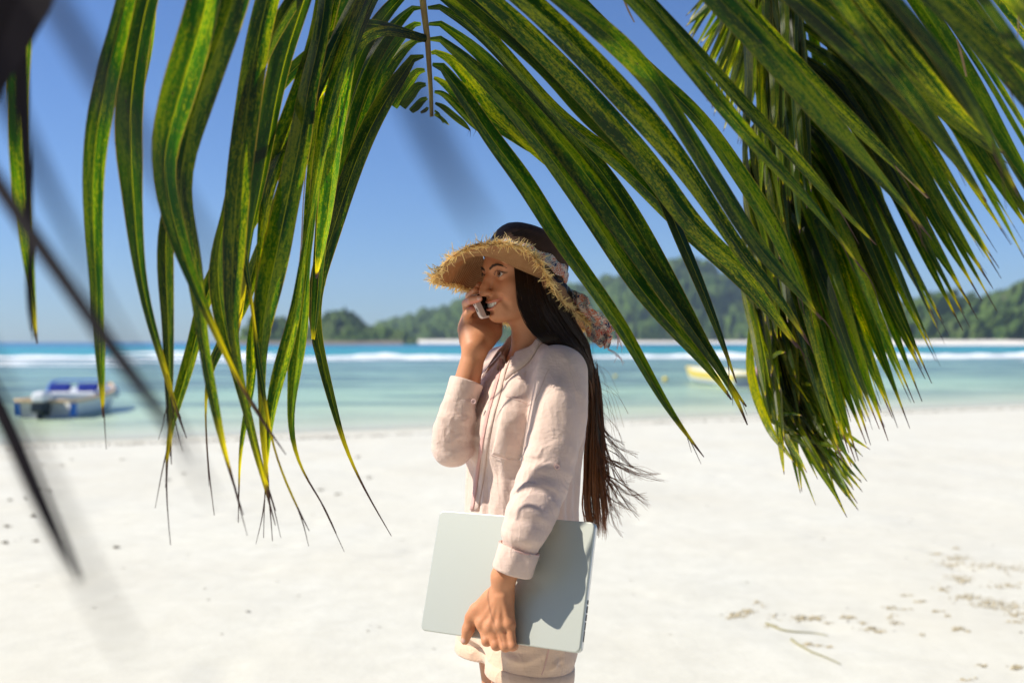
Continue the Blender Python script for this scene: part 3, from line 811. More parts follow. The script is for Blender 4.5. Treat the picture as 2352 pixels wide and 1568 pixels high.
for (p, d0, d1) in NEAR:
    r = px2(p, d0, d1)
    q = r[0, :3]; dirn = r[0, :3] - r[1, :3]; dirn /= np.linalg.norm(dirn)
    top = q + dirn * .25 + np.array([0, -.05, .1])
    LN.add(np.vstack([np.r_[top, .02], r]), roll=.1, kind=0.0, seg=30, tipf=1.15 if p[0][0] < 700 else .9)
m_leafnear = simple('shaded_near_leaflet', (.018, .014, .018), .75, .15, nz=.3)  # near-black colour stands in for the leaflets' backlit shade
LN.build("leaflets", m_leafnear, near)
rn = spline([np.r_[CROWN, .022], np.r_[.5, -.7, 4.0, .018], np.r_[-.2, -.1, 3.2, .012], np.r_[-.45, .15, 2.6, .009], np.r_[-.55, .3, 2.2, .006]], 40)
mb = MB(); mb.tube(rn[:, :3], rn[:, 3], 8); mb.build("rachis", m_rachis, near, smooth=True)

# ------------------------------------------------ second frond: dense one hanging at the right
frB = empty("frond", (0, 0, 0)); frB.parent = palm
frB.location = Vector(W(1830, 0, 2.7)) - Vector(TRUNK)
def P2(x, y, d): return W(x, y, d)
rb = [np.r_[CROWN, .024], np.r_[1.35, -.3, 4.45, .021], np.r_[1.25, 1.1, 4.1, .017], np.r_[1.0, 2.1, 3.4, .014], np.r_[P2(1865,-140,2.72), .012], np.r_[P2(1835,60,2.78), .011], np.r_[P2(1795,260,2.82), .010],
      np.r_[P2(1752,450,2.84), .0085], np.r_[P2(1726,620,2.84), .0075], np.r_[P2(1726,760,2.83), .006]]
RB = spline(rb, 160)
mb = MB(); mb.tube(RB[:, :3], RB[:, 3], 8); mb.build("rachis", m_rachis, frB, smooth=True)
LB = Leaves(); LB2 = Leaves()
rr = random.Random(5)
iy = 784 - (RB[:, 2] - CAM_Z) / RB[:, 1] * FPX        # photo row of each midrib sample
def on_rach(py):
    k = np.where(RB[:, 1] > 1.8)[0]
    i = k[int(np.argmin(np.abs(iy[k] - py)))]; return RB[i, :3]
# right-hand leaflets: (row on midrib, tip x, tip y)
tips = [(-330,2600,420),(-290,2560,500),(-250,2520,560),(-210,2450,560),(-170,2420,600),(-130,2390,570),(-100,2350,555),(-60,2345,500),(-40,2322,562),(-10,2290,580),(20,2300,640),(45,2278,657),(70,2290,715),(90,2255,690),(110,2228,752),(135,2212,760),
        (150,2230,700),(165,2180,772),(190,2160,842),(205,2170,790),(225,2140,880),(240,2150,830),(265,2118,922),(285,2125,870),(300,2090,984),(320,2100,925),(340,2062,982),(360,2075,940),(375,2040,1012),
        (395,2050,960),(415,2000,1022),(430,2020,985),(450,1972,1058),(470,1990,1020),(490,1950,1040),(510,1965,1060),(530,1935,1060)]
for i, (ry, tx, ty) in enumerate(tips):
    for rep in range(2):
        a = on_rach(ry + rr.uniform(-14, 14) + rep * 12)
        dd = 2.72 - .25 * (i / len(tips)) + rr.uniform(-.12, .12) + rep * .16
        b = P2(tx + (rr.uniform(-55, 20) if rep else 0), ty + (rr.uniform(-60, 25) if rep else 0), dd)
        L = np.linalg.norm(b - a)
        sag = .035 * L
        m1 = a * .80 + b * .20 + np.array([.02, -.03, sag * 1.2]); m2 = a * .5 + b * .5 + np.array([0.01, -.02, sag * 1.6]); m3 = a * .2 + b * .8 + np.array([0, 0, sag])
        w = rr.uniform(.027, .038)
        LB.add([np.r_[a, .012], np.r_[m1, w * .9], np.r_[m2, w], np.r_[m3, w * .62], np.r_[a * .06 + b * .94 + np.array([0, 0, sag * .3]), w * .14], np.r_[b, .0015]],
               roll=rr.uniform(-1.0, 1.1), twist=rr.uniform(-.4, .5), kind=rr.random() * (1.0 if rep == 0 else .6), seg=26, facing=(rr.uniform(-.6, .2), -1, rr.uniform(-.2, .5)))
# dark inner leaflets behind the midrib
for k in range(20):
    ry = rr.uniform(-250, 420); a = on_rach(ry)
    tx = np.interp(ry, [-250, 0, 560], [2080, 1990, 1880]) + rr.uniform(-90, 130); ty = np.interp(ry, [-250, 560], [330, 1000]) + rr.uniform(-80, 110)
    b = P2(tx, ty, 2.98 + rr.uniform(-.1, .18)); L = np.linalg.norm(b - a); w = rr.uniform(.024, .034)
    m = a * .5 + b * .5 + np.array([rr.uniform(-.02, .02), .06, .03 * L])
    LB.add([np.r_[a, .012], np.r_[m, w], np.r_[a * .15 + b * .85, w * .5], np.r_[b, .0015]], roll=rr.uniform(-1.0, 1.0), twist=rr.uniform(-.4, .4), kind=rr.random()**3 * .5, seg=18)
# left-hand leaflets: hang almost straight down beside the midrib, paler, seen edge on
for k in range(74):
    ry = rr.uniform(-330, 560)
    a = on_rach(ry)
    off = np.interp(ry, [-330, -150, 60, 300, 600], [-215, -190, -110, -62, -30]) * rr.uniform(.2, 1.05)
    ln = np.interp(ry, [-330, 0, 300, 600], [560, 520, 470, 420]) * rr.uniform(.7, 1.08)
    ax = 1176 + a[0] / a[1] * FPX; ay = 784 - (a[2] - CAM_Z) / a[1] * FPX
    lim = 1699 + 0.10 * max(0, ay + ln - 780)
    tx = max(ax + off + 30, 1560 if ay + ln < 330 else lim) + rr.uniform(0, 26)
    ty = ay + ln
    dd = a[1] - rr.uniform(.0, .30)
    b = P2(tx, ty, dd)
    ex = min(ax + off * 1.2, tx + rr.uniform(-4, 26)) if ay > 120 else ax + off * .7
    e1 = P2(max(ex, 1570 if ty < 330 else 1702), ay + ln * .26, a[1] - .10); e2 = P2(max((ex + tx) / 2, 1565 if ty < 330 else 1700), ay + ln * .62, (a[1] - .1 + dd) / 2)
    w = rr.uniform(.016, .034)
    LB2.add([np.r_[a, .010], np.r_[e1, w], np.r_[e2, w * .9], np.r_[e2 * .25 + b * .75, w * .5], np.r_[b, .0012]], roll=rr.uniform(.2, 1.25) * rr.choice((-1, 1)), twist=rr.uniform(-.5, .5),
            kind=rr.random() * .9, seg=22, compw=False)
# lower tuft of the frond
tuft = [(700,1985,1105),(720,1966,1172),(700,1950,1188),(735,1955,1150),(760,1932,1128),(740,1862,1160),(720,1836,1132),(765,1905,1110),(700,1885,1100),(680,1925,1080),(780,1940,1165),(690,1870,1050),
        (660,1835,1060),(650,1815,1010),(790,1965,1125),(800,1975,1110),(640,1850,980),(620,1900,1010),(600,1920,1050),(560,1900,960),(585,1850,930),(640,1790,900),(700,1800,1040),(730,1810,1090)]
for i, (ry, tx, ty) in enumerate(tuft):
    for rep in range(3):
        a = on_rach(min(750, ry - rr.uniform(0, 260) + rep * 10)); b = P2(tx + rr.uniform(-16, 12) * (1 + rep * .7), ty - rep * rr.uniform(10, 70), 2.62 + rr.uniform(-.1, .14))
        ax = 1176 + a[0] / a[1] * FPX; ay = 784 - (a[2] - CAM_Z) / a[1] * FPX
        lx_ = rr.uniform(-26, 16)
        m1 = P2(ax + (tx - ax) * .30 + lx_, ay + (ty - ay) * .36, a[1] - .06); m2 = P2(ax + (tx - ax) * .64 + lx_ * .5, ay + (ty - ay) * .70, a[1] - .12)
        w = rr.uniform(.014, .025)
        (LB if i % 3 == 0 else LB2).add([np.r_[a, .010], np.r_[m1, w], np.r_[m2, w * .8], np.r_[m2 * .3 + b * .7, w * .4], np.r_[b, .0012]], roll=rr.uniform(-1.0, 1.0), twist=rr.uniform(-.2, .2), kind=rr.random(), seg=24)
for k in range(46):     # pale upper leaflets on the sky side
    a = on_rach(rr.uniform(-330, -60)); tx = rr.uniform(1572, 1740); ty = np.interp(tx, [1572, 1640, 1740], [110, 250, 380]) + rr.uniform(-90, 30)
    b = P2(tx, ty, 2.95 + rr.uniform(-.1, .2)); L = np.linalg.norm(b - a)
    m = a * .5 + b * .5 + np.array([-.03, 0, .10 * L]); w = rr.uniform(.016, .028)
    LB2.add([np.r_[a, .010], np.r_[m, w], np.r_[m * .4 + b * .6, w * .7], np.r_[b, .0012]], roll=rr.uniform(-1.1, 1.1), kind=1.0, seg=18)
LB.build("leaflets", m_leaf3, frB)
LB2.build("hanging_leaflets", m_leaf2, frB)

# two blurred leaflet tips at the right edge belong to a further frond
def plain_frond(path, n, ln, wid, droop, seed, mat, label=None, lenprof=None, spread=1.0):
    r_ = random.Random(seed)
    fr = empty("frond", (0, 0, 0)); fr.parent = palm
    fr.location = Vector(path[1][:3]) - Vector(TRUNK)
    if label: fr["label"] = label
    R = spline([np.r_[p, w] for p, w in zip(path, np.linspace(.024, .004, len(path)))], 80)
    mb = MB(); mb.tube(R[:, :3], R[:, 3], 8); mb.build("rachis", m_rachis, fr, smooth=True)
    L_ = Leaves()
    T = np.gradient(R[:, :3], axis=0); T /= np.linalg.norm(T, axis=1)[:, None]
    for k in range(n):
        s = .18 + .82 * (k + .5) / n
        i = int(s * 79)
        a = R[i, :3]; t_ = T[i]
        sd = np.cross(t_, [0, 0, 1.0]); sd /= np.linalg.norm(sd) + 1e-9
        l_ = ln * math.sin(min(1, .25 + s * 1.1) * math.pi * .62) * r_.uniform(.85, 1.1) * (1 - .35 * s)
        for sg in (-1, 1):
            d1 = sd * sg * .8 * spread + t_ * .45 + np.array([0, 0, .12 - droop * .25])
            d1 /= np.linalg.norm(d1)
            m = a + d1 * l_ * .45; b = m + (d1 * .5 + np.array([0, 0, -droop])) / np.linalg.norm(d1 * .5 + np.array([0, 0, -droop])) * l_ * .55
            L_.add([np.r_[a, .012], np.r_[a + d1 * l_ * .2, wid], np.r_[m, wid], np.r_[m * .3 + b * .7, wid * .6], np.r_[b, .0015]], roll=r_.uniform(-.5, .5), kind=r_.random() * .5,
                   seg=14, facing=(r_.uniform(-.3, .3), r_.uniform(-.3, .3), 1), fold=.5, compw=False)
    L_.build("leaflets", mat, fr)
    return fr
# fronds of the same palm above and behind the camera; they throw the dappled shade
plain_frond([CROWN, (0,-.4,4.7), (-1.15,.8,4.35), (-1.60,2.0,3.66), (-1.80,2.9,3.1)], 48, .72, .045, .55, 3, m_leaf)
plain_frond([CROWN, (-.2,-.2,4.7), (-.95,1.0,4.15), (-1.32,2.1,3.36), (-1.55,2.9,2.95)], 42, .52, .045, .55, 4, m_leaf)
plain_frond([CROWN, (.9,-.1,4.7), (.25,1.1,4.55), (-.45,1.9,4.15), (-.85,2.7,3.6)], 44, .80, .045, .45, 14, m_leaf)
plain_frond([CROWN, (2.1,-1.0,4.7), (3.0,-.3,4.3), (3.7,.4,3.4)], 36, .9, .045, .7, 5, m_leaf)
plain_frond([CROWN, (1.5,-2.6,4.6), (1.7,-3.7,4.0), (1.8,-4.4,3.0)], 36, .9, .045, .7, 6, m_leaf)
plain_frond([CROWN, (.2,-2.2,4.6), (-.8,-3.0,4.0), (-1.4,-3.5,3.0)], 36, .9, .045, .7, 8, m_leaf)
plain_frond([CROWN, (2.3,-2.2,4.4), (3.2,-2.8,3.6), (3.7,-3.1,2.6)], 36, .9, .045, .7, 9, m_leaf)
# ================================================================== PERSON
# ---------- signed distance modelling (union of tapered limbs, meshed with surface nets)
class SDF:
    def __init__(s): s.ops = []
    def cone(s, a, b, ra, rb, k=.01, op='u', flat=None):
        a = np.asarray(a, float); b = np.asarray(b, float)
        c = (a + b) / 2; br = np.linalg.norm(b - a) / 2 + max(ra, rb)
        ba = b - a; l2 = ba @ ba + 1e-12
        if flat is not None:
            fn, fs = np.asarray(flat[0], float), flat[1]; fn = fn / np.linalg.norm(fn)
            def f(p):
                q = p - a; t = np.clip(q @ ba / l2, 0, 1)
                v = q - t[:, None] * ba
                h = v @ fn; v2 = v + (h * (1 / fs - 1))[:, None] * fn
                return (np.sqrt((v2 * v2).sum(1)) - (ra + (rb - ra) * t)) * min(1, fs * 1.15)
        else:
            def f(p):
                q = p - a; t = np.clip(q @ ba / l2, 0, 1)
                v = q - t[:, None] * ba
                return np.sqrt((v * v).sum(1)) - (ra + (rb - ra) * t)
        s.ops.append((op, f, k, c, br)); return s
    def chain(s, pts, rs, k=.01, op='u', flat=None):
        for i in range(len(pts) - 1): s.cone(pts[i], pts[i + 1], rs[i], rs[i + 1], k, op, flat)
        return s
    def limb(s, pts, rs, k=.02):
        P = np.asarray(pts, float); rs = np.asarray(rs, float)
        def f(p):
            d = np.full(len(p), 1e9)
            for i in range(len(P) - 1):
                ba = P[i + 1] - P[i]; q = p - P[i]; t = np.clip(q @ ba / (ba @ ba), 0, 1)
                v = q - t[:, None] * ba
                d = np.minimum(d, np.sqrt((v * v).sum(1)) - (rs[i] + (rs[i + 1] - rs[i]) * t))
            return d
        c = (P.min(0) + P.max(0)) / 2; br = np.linalg.norm(P - c, axis=1).max() + rs.max()
        s.ops.append(('u', f, k, c, br)); return s
    def ell(s, c, r, M=None, k=.01, op='u'):
        c = np.asarray(c, float); r = np.asarray(r, float); M = np.eye(3) if M is None else np.asarray(M, float)  # rows = axes
        def f(p):
            q = (p - c) @ M.T
            k0 = np.sqrt(((q / r) ** 2).sum(1)) + 1e-9; k1 = np.sqrt(((q / r**2) ** 2).sum(1)) + 1e-9
            return k0 * (k0 - 1) / k1
        s.ops.append((op, f, k, c, max(r))); return s
    def fn(s, f, c, br, k=.01, op='u'):
        s.ops.append((op, f, k, np.asarray(c, float), br)); return s
    def __call__(s, p, cc=None, cr=0):
        d = np.full(len(p), 1.0)
        for op, f, k, c, br in s.ops:
            if cc is not None:
                if np.linalg.norm(c - cc) - br - cr > max(.02, 1.5 * k): continue
            e = f(p)
            if op == 'u':
                h = np.clip(.5 + .5 * (d - e) / k, 0, 1) if k > 0 else (e < d) * 1.0
                d = d + (e - d) * h - k * h * (1 - h)
            elif op == 's':       # subtract
                h = np.clip(.5 - .5 * (d + e) / k, 0, 1)
                d = d + (-e - d) * h + k * h * (1 - h)
            elif op == 'i':
                h = np.clip(.5 - .5 * (e - d) / k, 0, 1)
                d = e + (d - e) * h + k * h * (1 - h)
        return d

def surface_nets(F, lo, hi, h, B=14):
    lo = np.asarray(lo, float); hi = np.asarray(hi, float)
    nb = np.ceil((hi - lo) / (h * B)).astype(int)
    gi = np.stack(np.meshgrid(*[np.arange(n) for n in nb], indexing='ij'), -1).reshape(-1, 3)
    cen = lo + (gi + .5) * B * h
    rad = math.sqrt(3) * B * h / 2
    dv = np.concatenate([F(cen[i:i + 20000]) for i in range(0, len(cen), 20000)])
    act = gi[np.abs(dv) < rad * 1.9 + .012]
    N = (nb * B + 4).astype(np.int64)
    gidx = lambda I: (I[..., 0] * N[1] + I[..., 1]) * N[2] + I[..., 2]
    loc = np.stack(np.meshgrid(*[np.arange(-1, B + 1)] * 3, indexing='ij'), -1).reshape(-1, 3)
    S = B + 2
    vid, vpos, quads = [], [], []
    cor = np.array([(i, j, k) for i in (0, 1) for j in (0, 1) for k in (0, 1)])
    for g in act:
        base = g * B
        p = lo + (base + loc) * h
        c0 = lo + (base + B / 2) * h
        d = F(p, c0, rad + h * 2)
        D = d.reshape(S, S, S)
        if D.min() > 0 or D.max() < 0: continue
        # cells whose low corner is at local -1..B-1
        C = np.stack([D[i:S - 1 + i, j:S - 1 + j, k:S - 1 + k] for i, j, k in cor], -1)
        neg = (C < 0).sum(-1)
        own = (neg > 0) & (neg < 8)
        own[0] = False; own[:, 0] = False; own[:, :, 0] = False     # cells from 0..B-1 are this block's own
        ii = np.argwhere(own)
        if len(ii):
            c = C[own]
            acc = np.zeros((len(c), 3)); cnt = np.zeros(len(c))
            for a in range(8):
                for ax in range(3):
                    if cor[a][ax] == 0:
                        b = a + (4, 2, 1)[ax]
                        s0, s1 = c[:, a], c[:, b]
                        m = (s0 < 0) != (s1 < 0)
                        t = np.where(m, s0 / (s0 - s1 + 1e-20), 0)
                        pt = np.broadcast_to(cor[a], (len(c), 3)).astype(float).copy(); pt[:, ax] = t
                        acc += pt * m[:, None]; cnt += m
            pos = acc / cnt[:, None]
            cell = base + ii - 1
            vid.append(gidx(cell + 1)); vpos.append(lo + (cell + pos) * h)
        # edges from local sample 0..B-1
        Z = D[1:B + 1, 1:B + 1, 1:B + 1]
        for ax in range(3):
            sl = [slice(1, B + 1)] * 3; sl[ax] = slice(2, B + 2)
            Y = D[tuple(sl)]
            m = (Z < 0) != (Y < 0)
            e = np.argwhere(m)
            if not len(e): continue
            s = base + e
            u, v = [(1, 2), (2, 0), (0, 1)][ax]
            du = np.zeros(3, int); du[u] = 1; dvv = np.zeros(3, int); dvv[v] = 1
            q = np.stack([gidx(s + 1), gidx(s - du + 1), gidx(s - du - dvv + 1), gidx(s - dvv + 1)], 1)
            flip = (Z[m] < 0)
            q[~flip] = q[~flip][:, ::-1]
            quads.append(q)
    vid = np.concatenate(vid); vpos = np.concatenate(vpos); quads = np.concatenate(quads)
    o = np.argsort(vid); vid = vid[o]; vpos = vpos[o]
    k = np.searchsorted(vid, quads); k = np.clip(k, 0, len(vid) - 1)
    ok = (vid[k] == quads).all(1)
    return vpos, k[ok][:, ::-1]

def smooth_mesh(V, F, it=1, lam=.5):
    for _ in range(it):
        acc = np.zeros_like(V); cnt = np.zeros(len(V))
        for a in range(4):
            b = (a + 1) % 4
            np.add.at(acc, F[:, a], V[F[:, b]]); np.add.at(cnt, F[:, a], 1)
            np.add.at(acc, F[:, b], V[F[:, a]]); np.add.at(cnt, F[:, b], 1)
        V = V + lam * (acc / np.maximum(cnt, 1)[:, None] - V)
    return V
def normals(V, F):
    n = np.cross(V[F[:, 2]] - V[F[:, 0]], V[F[:, 3]] - V[F[:, 1]])
    N = np.zeros_like(V)
    for a in range(4): np.add.at(N, F[:, a], n)
    return N / (np.linalg.norm(N, axis=1)[:, None] + 1e-12)

# ---------- joints
H0 = np.array([.028, 2.25, 1.618])
hf = np.array([-.866, -.5, -.02]); hf /= np.linalg.norm(hf)
hl = np.array([.5, -.866, .045]); hl -= hf * (hf @ hl); hl /= np.linalg.norm(hl)
hu = np.cross(hf, hl); hu = hu if hu[2] > 0 else -hu
HM = np.stack([hf, hl, hu])                       # rows: forward, her left, up
def HP(f, l, u): return H0 + (f * hf + l * hl + u * hu) * .001     # millimetres in the head frame
NB = np.array([.052, 2.268, 1.445])
SLj = np.array([.100, 2.125, 1.395]); SRj = np.array([-.030, 2.39, 1.395])
EL = W(1243, 1118, 2.025); WL = None
ER = R2(222, 945, 2.20); WR = Z8(845, 1180, 2.225)
TF = np.array([-.866, -.5, 0.0]); TL_ = np.array([.5, -.866, 0.0])   # torso forward / her left
TM = np.stack([TF, TL_, [0, 0, 1.0]])

# ---------- laptop plane (needed by the hand)
LTL = W(1010.5, 1171, 2.123); LTR = W(1365.6, 1199, 1.955); LBL = W(973, 1438, 2.05)
lx = LTR - LTL; LW = .359; lx = lx / np.linalg.norm(lx)
lz = LTL - LBL; lz -= lx * (lx @ lz); lz /= np.linalg.norm(lz)
ly = np.cross(lz, lx); ly = ly / np.linalg.norm(ly)
if ly[1] < 0: ly = -ly                           # away from the camera
LH = .248
LC = (LTL + LTR) / 2 - lz * LH / 2               # centre of the lid face
def lap(px_, py_, off=0.0):
    """point on the lid plane seen at a photo position, pushed off the lid towards the camera"""
    r = W(px_, py_, 1.0) - CAMP
    t = ((LC - ly * off - CAMP) @ ly) / (r @ ly)
    return CAMP + r * t
def lap3(x, y, off): return lap(955.5 + x * .29714, 1102.5 + y * .29714, off)
WL = lap3(678, 745, .040)

# ---------- body
B_ = SDF()
# skull, face
B_.ell(HP(-8, 0, 24), (.084, .070, .076), HM)
B_.ell(HP(28, 0, -22), (.060, .056, .080), HM, k=.03)
B_.ell(HP(40, 0, 30), (.050, .058, .040), HM, k=.03)                   # forehead
B_.cone(HP(8, 50, -54), HP(64, 16, -87), .013, .012, k=.028)              # jaw line
B_.cone(HP(8, -50, -54), HP(64, -16, -87), .013, .012, k=.028)
B_.ell(HP(76, 0, -88), (.0150, .018, .0145), HM, k=.016)                  # chin
B_.ell(HP(67, 0, -60), (.028, .034, .030), HM, k=.018)                  # muzzle
for sg in (-1, 1):
    B_.ell(HP(56, sg * 40, -28), (.024, .021, .020), HM, k=.018)        # cheekbones, raised by the smile
    B_.ell(HP(62, sg * 34, -44), (.021, .017, .016), HM, k=.014)
    B_.cone(HP(84, sg * 12, 17), HP(74, sg * 42, 16), .008, .008, k=.012)
    B_.ell(HP(88, sg * 30, -3), (.013, .017, .0115), HM, k=.010, op='s')  # eye socket
    B_.ell(HP(70.5, sg * 31, -1), (.0150, .0155, .0135), HM, k=.005)    # lids over the eyeball
B_.chain([HP(86, 0, 8), HP(95, 0, -8), HP(103, 0, -26), HP(107, 0, -36)], [.0062, .0068, .0078, .0088], k=.009)
B_.ell(HP(108, 0, -38), (.0088, .0084, .0080), HM, k=.006)
for sg in (-1, 1):
    B_.ell(HP(98, sg * 9.8, -40), (.0100, .0055, .0066), HM, k=.005)
    B_.ell(HP(103, sg * 6.5, -46.5), (.0042, .0028, .0032), HM, k=.002, op='s')
# lips parted in a smile
def mouth(s_, du=0.0, df=0.0, wide=31):
    return HP(95 - 20 * s_ * s_ + df, wide * s_, -67 + 12.5 * s_ * s_ + du)
ss = np.linspace(-1, 1, 9)
B_.chain([mouth(s_, 5.6 - 4.2 * s_**2, 2.0 * s_**2) for s_ in ss], [.0013 + .0021 * (1 - abs(s_)**1.6) for s_ in ss], k=.004)
B_.chain([mouth(s_, -9.0 + 7.8 * s_**2, -1 + 2.5 * s_**2) for s_ in ss], [.0014 + .0028 * (1 - abs(s_)**1.6) for s_ in ss], k=.004)
B_.chain([mouth(s_, -1.2 + .6 * s_**2, 1.5 + 4.5 * s_**2, 31) for s_ in ss * .90], [.0010 + .0050 * (1 - abs(s_)**3) for s_ in ss], k=.0014, op='s')
B_.chain([HP(93, 20, -43), HP(83, 34, -52), HP(73, 40, -66), HP(66, 41, -80)], [.0008, .0018, .0020, .0008], k=.011, op='s')      # smile fold
B_.chain([HP(93, -20, -43), HP(83, -34, -52), HP(73, -40, -66), HP(66, -41, -80)], [.0008, .0018, .0020, .0008], k=.011, op='s')
B_.cone(HP(91, -8, -82), HP(91, 8, -82), .004, .004, k=.006, op='s')    # crease above the chin
# eye openings
for sg in (-1, 1):
    B_.chain([HP(83, sg * 20, -3), HP(86.5, sg * 26, -1.2), HP(86, sg * 35, -.8), HP(79, sg * 43, -.8)], [.0012, .0050, .0048, .0010], k=.0010, op='s')
# ears
for sg in (-1, 1):
    B_.ell(HP(-8, sg * 73, -12), (.014, .006, .028), HM, k=.006)
# neck and shoulders
B_.cone(HP(-22, 0, -40), NB, .050, .053, k=.03)
B_.cone(HP(-2, 14, -70), NB + np.array([-.028, -.02, .0]), .020, .014, k=.025)
B_.cone(NB - [0, 0, .055], NB - [.01, 0, .26], .056, .095, k=.03)
B_.cone(SLj, SRj, .034, .034, k=.03)
tc = NB - np.array([.018, 0, 0])
B_.ell([.035, 2.262, 1.22], (.092, .135, .20), TM, k=.06)
B_.ell([.030, 2.262, .95], (.098, .150, .13), TM, k=.06)
# arms
B_.chain([SLj, W(1268, 1030, 2.055), EL, lap(1210, 1203, .052), WL], [.040, .034, .030, .029, .0235], k=.012)
B_.chain([SRj, ER], [.038, .027], k=.012)
B_.chain([ER, (ER * .45 + WR * .55), WR], [.027, .031, .0245], k=.012)
# legs
hipL = np.array([.050, 2.175, .92]); hipR = np.array([-.018, 2.335, .92])
kneeL = np.array([.002, 2.150, .50]); kneeR = np.array([.012, 2.315, .50])
ankL = np.array([.035, 2.18, .085]); ankR = np.array([.05, 2.36, .085])
for hp_, kn, an in ((hipL, kneeL, ankL), (hipR, kneeR, ankR)):
    B_.chain([hp_, kn, kn * .65 + an * .35 + TF * -.012, an], [.088, .056, .052, .034], k=.03)
    B_.cone(an - TF * .03 - [0, 0, .045], an + TF * .16 - [0, 0, .062], .030, .020, k=.02)
    for q in range(5):
        o_ = TL_ * (.026 - q * .013) * (1 if hp_ is hipL else -1)
        B_.cone(an + TF * .15 + o_ * 1.0 - [0, 0, .065], an + TF * (.195 - q * .008) + o_ * 1.15 - [0, 0, .070], .012 if q == 0 else .009, .010 if q == 0 else .007, k=.004)

# ---- left hand: back to the camera, fingers hooked under the laptop's lower edge
kn = [lap3(515, 1110, .020), lap3(583, 1128, .024), lap3(655, 1128, .023), lap3(728, 1112, .020)]      # knuckles
pp = [lap3(548, 1240, .020), lap3(622, 1272, .021), lap3(692, 1284, .020), lap3(746, 1282, .017)]    # middle joints
edge = [p + ly * (.024 + .004) for p in pp]
dp = [p + ly * .029 - lz * .000 - lx * .010 for p in pp]
tp_ = [p + ly * .031 + lz * .018 - lx * .010 for p in pp]
WLa = WL
B_.cone(WLa, lap3(665, 870, .030), .0240, .0235, k=.012, flat=(-ly, .80))
for i, (a, b, c, d_) in enumerate(zip(kn, pp, dp, tp_)):
    r0 = (.0125, .0128, .0120, .0105)[i]
    B_.cone(lap3(655 + (i - 1.5) * 26, 880, .026), a, .0165, r0, k=.010, flat=(-ly, .9))
    B_.cone(a, b, r0 * .86, r0 * .78, k=.0035)
    B_.cone(b, c, r0 * .78, r0 * .72, k=.0015)
    B_.cone(c, d_, r0 * .70, r0 * .58, k=.0015)
    B_.ell(a - ly * .002, (r0 * 1.05,) * 3, k=.006)
    B_.ell(b - ly * .001, (r0 * .86,) * 3, k=.004)
    B_.cone(lap3(652 + (i - 1.5) * 15, 900, .0425), a - ly * .0085, .0030, .0030, k=.008)       # tendons
# thumb
th = [lap3(585, 905, .022), lap3(470, 1010, .018), lap3(432, 1060, .015), lap3(405, 1150, .013), lap3(378, 1236, .010)]
B_.chain(th, [.018, .0150, .0128, .0118, .0088], k=.007)
B_.cone(lap3(590, 930, .020), lap3(505, 1060, .016), .016, .012, k=.012)

# ---- right hand: holds the phone beside the cheek
pal = Z8
B_.chain([WR, pal(800, 1000, 2.245), pal(775, 800, 2.262), pal(760, 620, 2.270)], [.0255, .028, .028, .020], k=.014)
B_.chain([WR, pal(980, 960, 2.25), pal(1080, 800, 2.275), pal(1160, 640, 2.290)], [.024, .030, .027, .019], k=.014)
B_.chain([pal(1010, 1000, 2.24), pal(1170, 850, 2.262), pal(1215, 740, 2.290), pal(1180, 560, 2.320)], [.022, .0205, .0165, .011], k=.012)   # thumb base
B_.ell(pal(900, 760, 2.275), (.035, .020, .036), k=.02)
fing = [  # mcp, pip, dip, tip (nearest the camera last) ; two show, two wrap behind
 ([pal(730, 640, 2.275), pal(680, 300, 2.245), pal(790, 232, 2.190), pal(925, 208, 2.168)], [.0125, .0108, .0092, .0072]),
 ([pal(800, 560, 2.290), pal(745, 170, 2.270), pal(800, 95, 2.235), pal(868, 40, 2.215)], [.0125, .0105, .0090, .0075]),
 ([pal(700, 720, 2.262), pal(690, 520, 2.230), pal(745, 440, 2.205), pal(800, 420, 2.197)], [.0120, .0098, .0085, .0070]),
 ([pal(880, 520, 2.300), pal(860, 180, 2.300), pal(905, 20, 2.285), pal(930, -70, 2.270)], [.0120, .0100, .0088, .0072]),
]
for pts, rs in fing:
    B_.cone(pts[0], pts[1], rs[0], rs[1], k=.008)
    B_.cone(pts[1], pts[2], rs[1], rs[2], k=.002)
    B_.cone(pts[2], pts[3], rs[2], rs[3], k=.002)

import time as _t
_t0 = _t.time()
V, F = surface_nets(B_, [-.26, 1.86, -.02], [.27, 2.56, 1.76], .0022)
V = smooth_mesh(V, F, 1, .35)
print("body verts", len(V), round(_t.time() - _t0, 1), "s")
# tint attribute: R lips, G brow/lash, B nails
Q = (V - H0) @ HM.T * 1000
lips = np.zeros(len(V)); brow = np.zeros(len(V)); nail = np.zeros(len(V)); flush = np.zeros(len(V))
near_head = np.linalg.norm(V - H0, axis=1) < .16
def pdist(P, pts):
    d = np.full(len(P), 1e9)
    pts = np.asarray(pts)
    for a, b in zip(pts[:-1], pts[1:]):
        t = np.clip(((P - a) @ (b - a)) / ((b - a) @ (b - a)), 0, 1)
        d = np.minimum(d, np.linalg.norm(P - a - t[:, None] * (b - a), axis=1))
    return d
idx = np.where(near_head)[0]
Pv = V[idx]
q2 = Q[idx].copy(); front = q2[:, 0] > 58; q2[:, 0] = 0
def p2(pts): return pdist(q2, [np.array([0, a, b], float) for a, b in pts])
def mo(s_, du): return (31 * s_, -67 + 12.5 * s_ * s_ + du)
dl = np.minimum(p2([mo(s_, 5.9 - 4.2 * s_**2) for s_ in ss]) - np.interp(np.abs(q2[:, 1]), [0, 20, 31], [3.6, 2.9, 1.2]),
                p2([mo(s_, -9.4 + 7.8 * s_**2) for s_ in ss]) - np.interp(np.abs(q2[:, 1]), [0, 20, 31], [4.4, 3.4, 1.2]))
lips[idx] = np.clip(.5 - dl / 2.0, 0, 1) * front
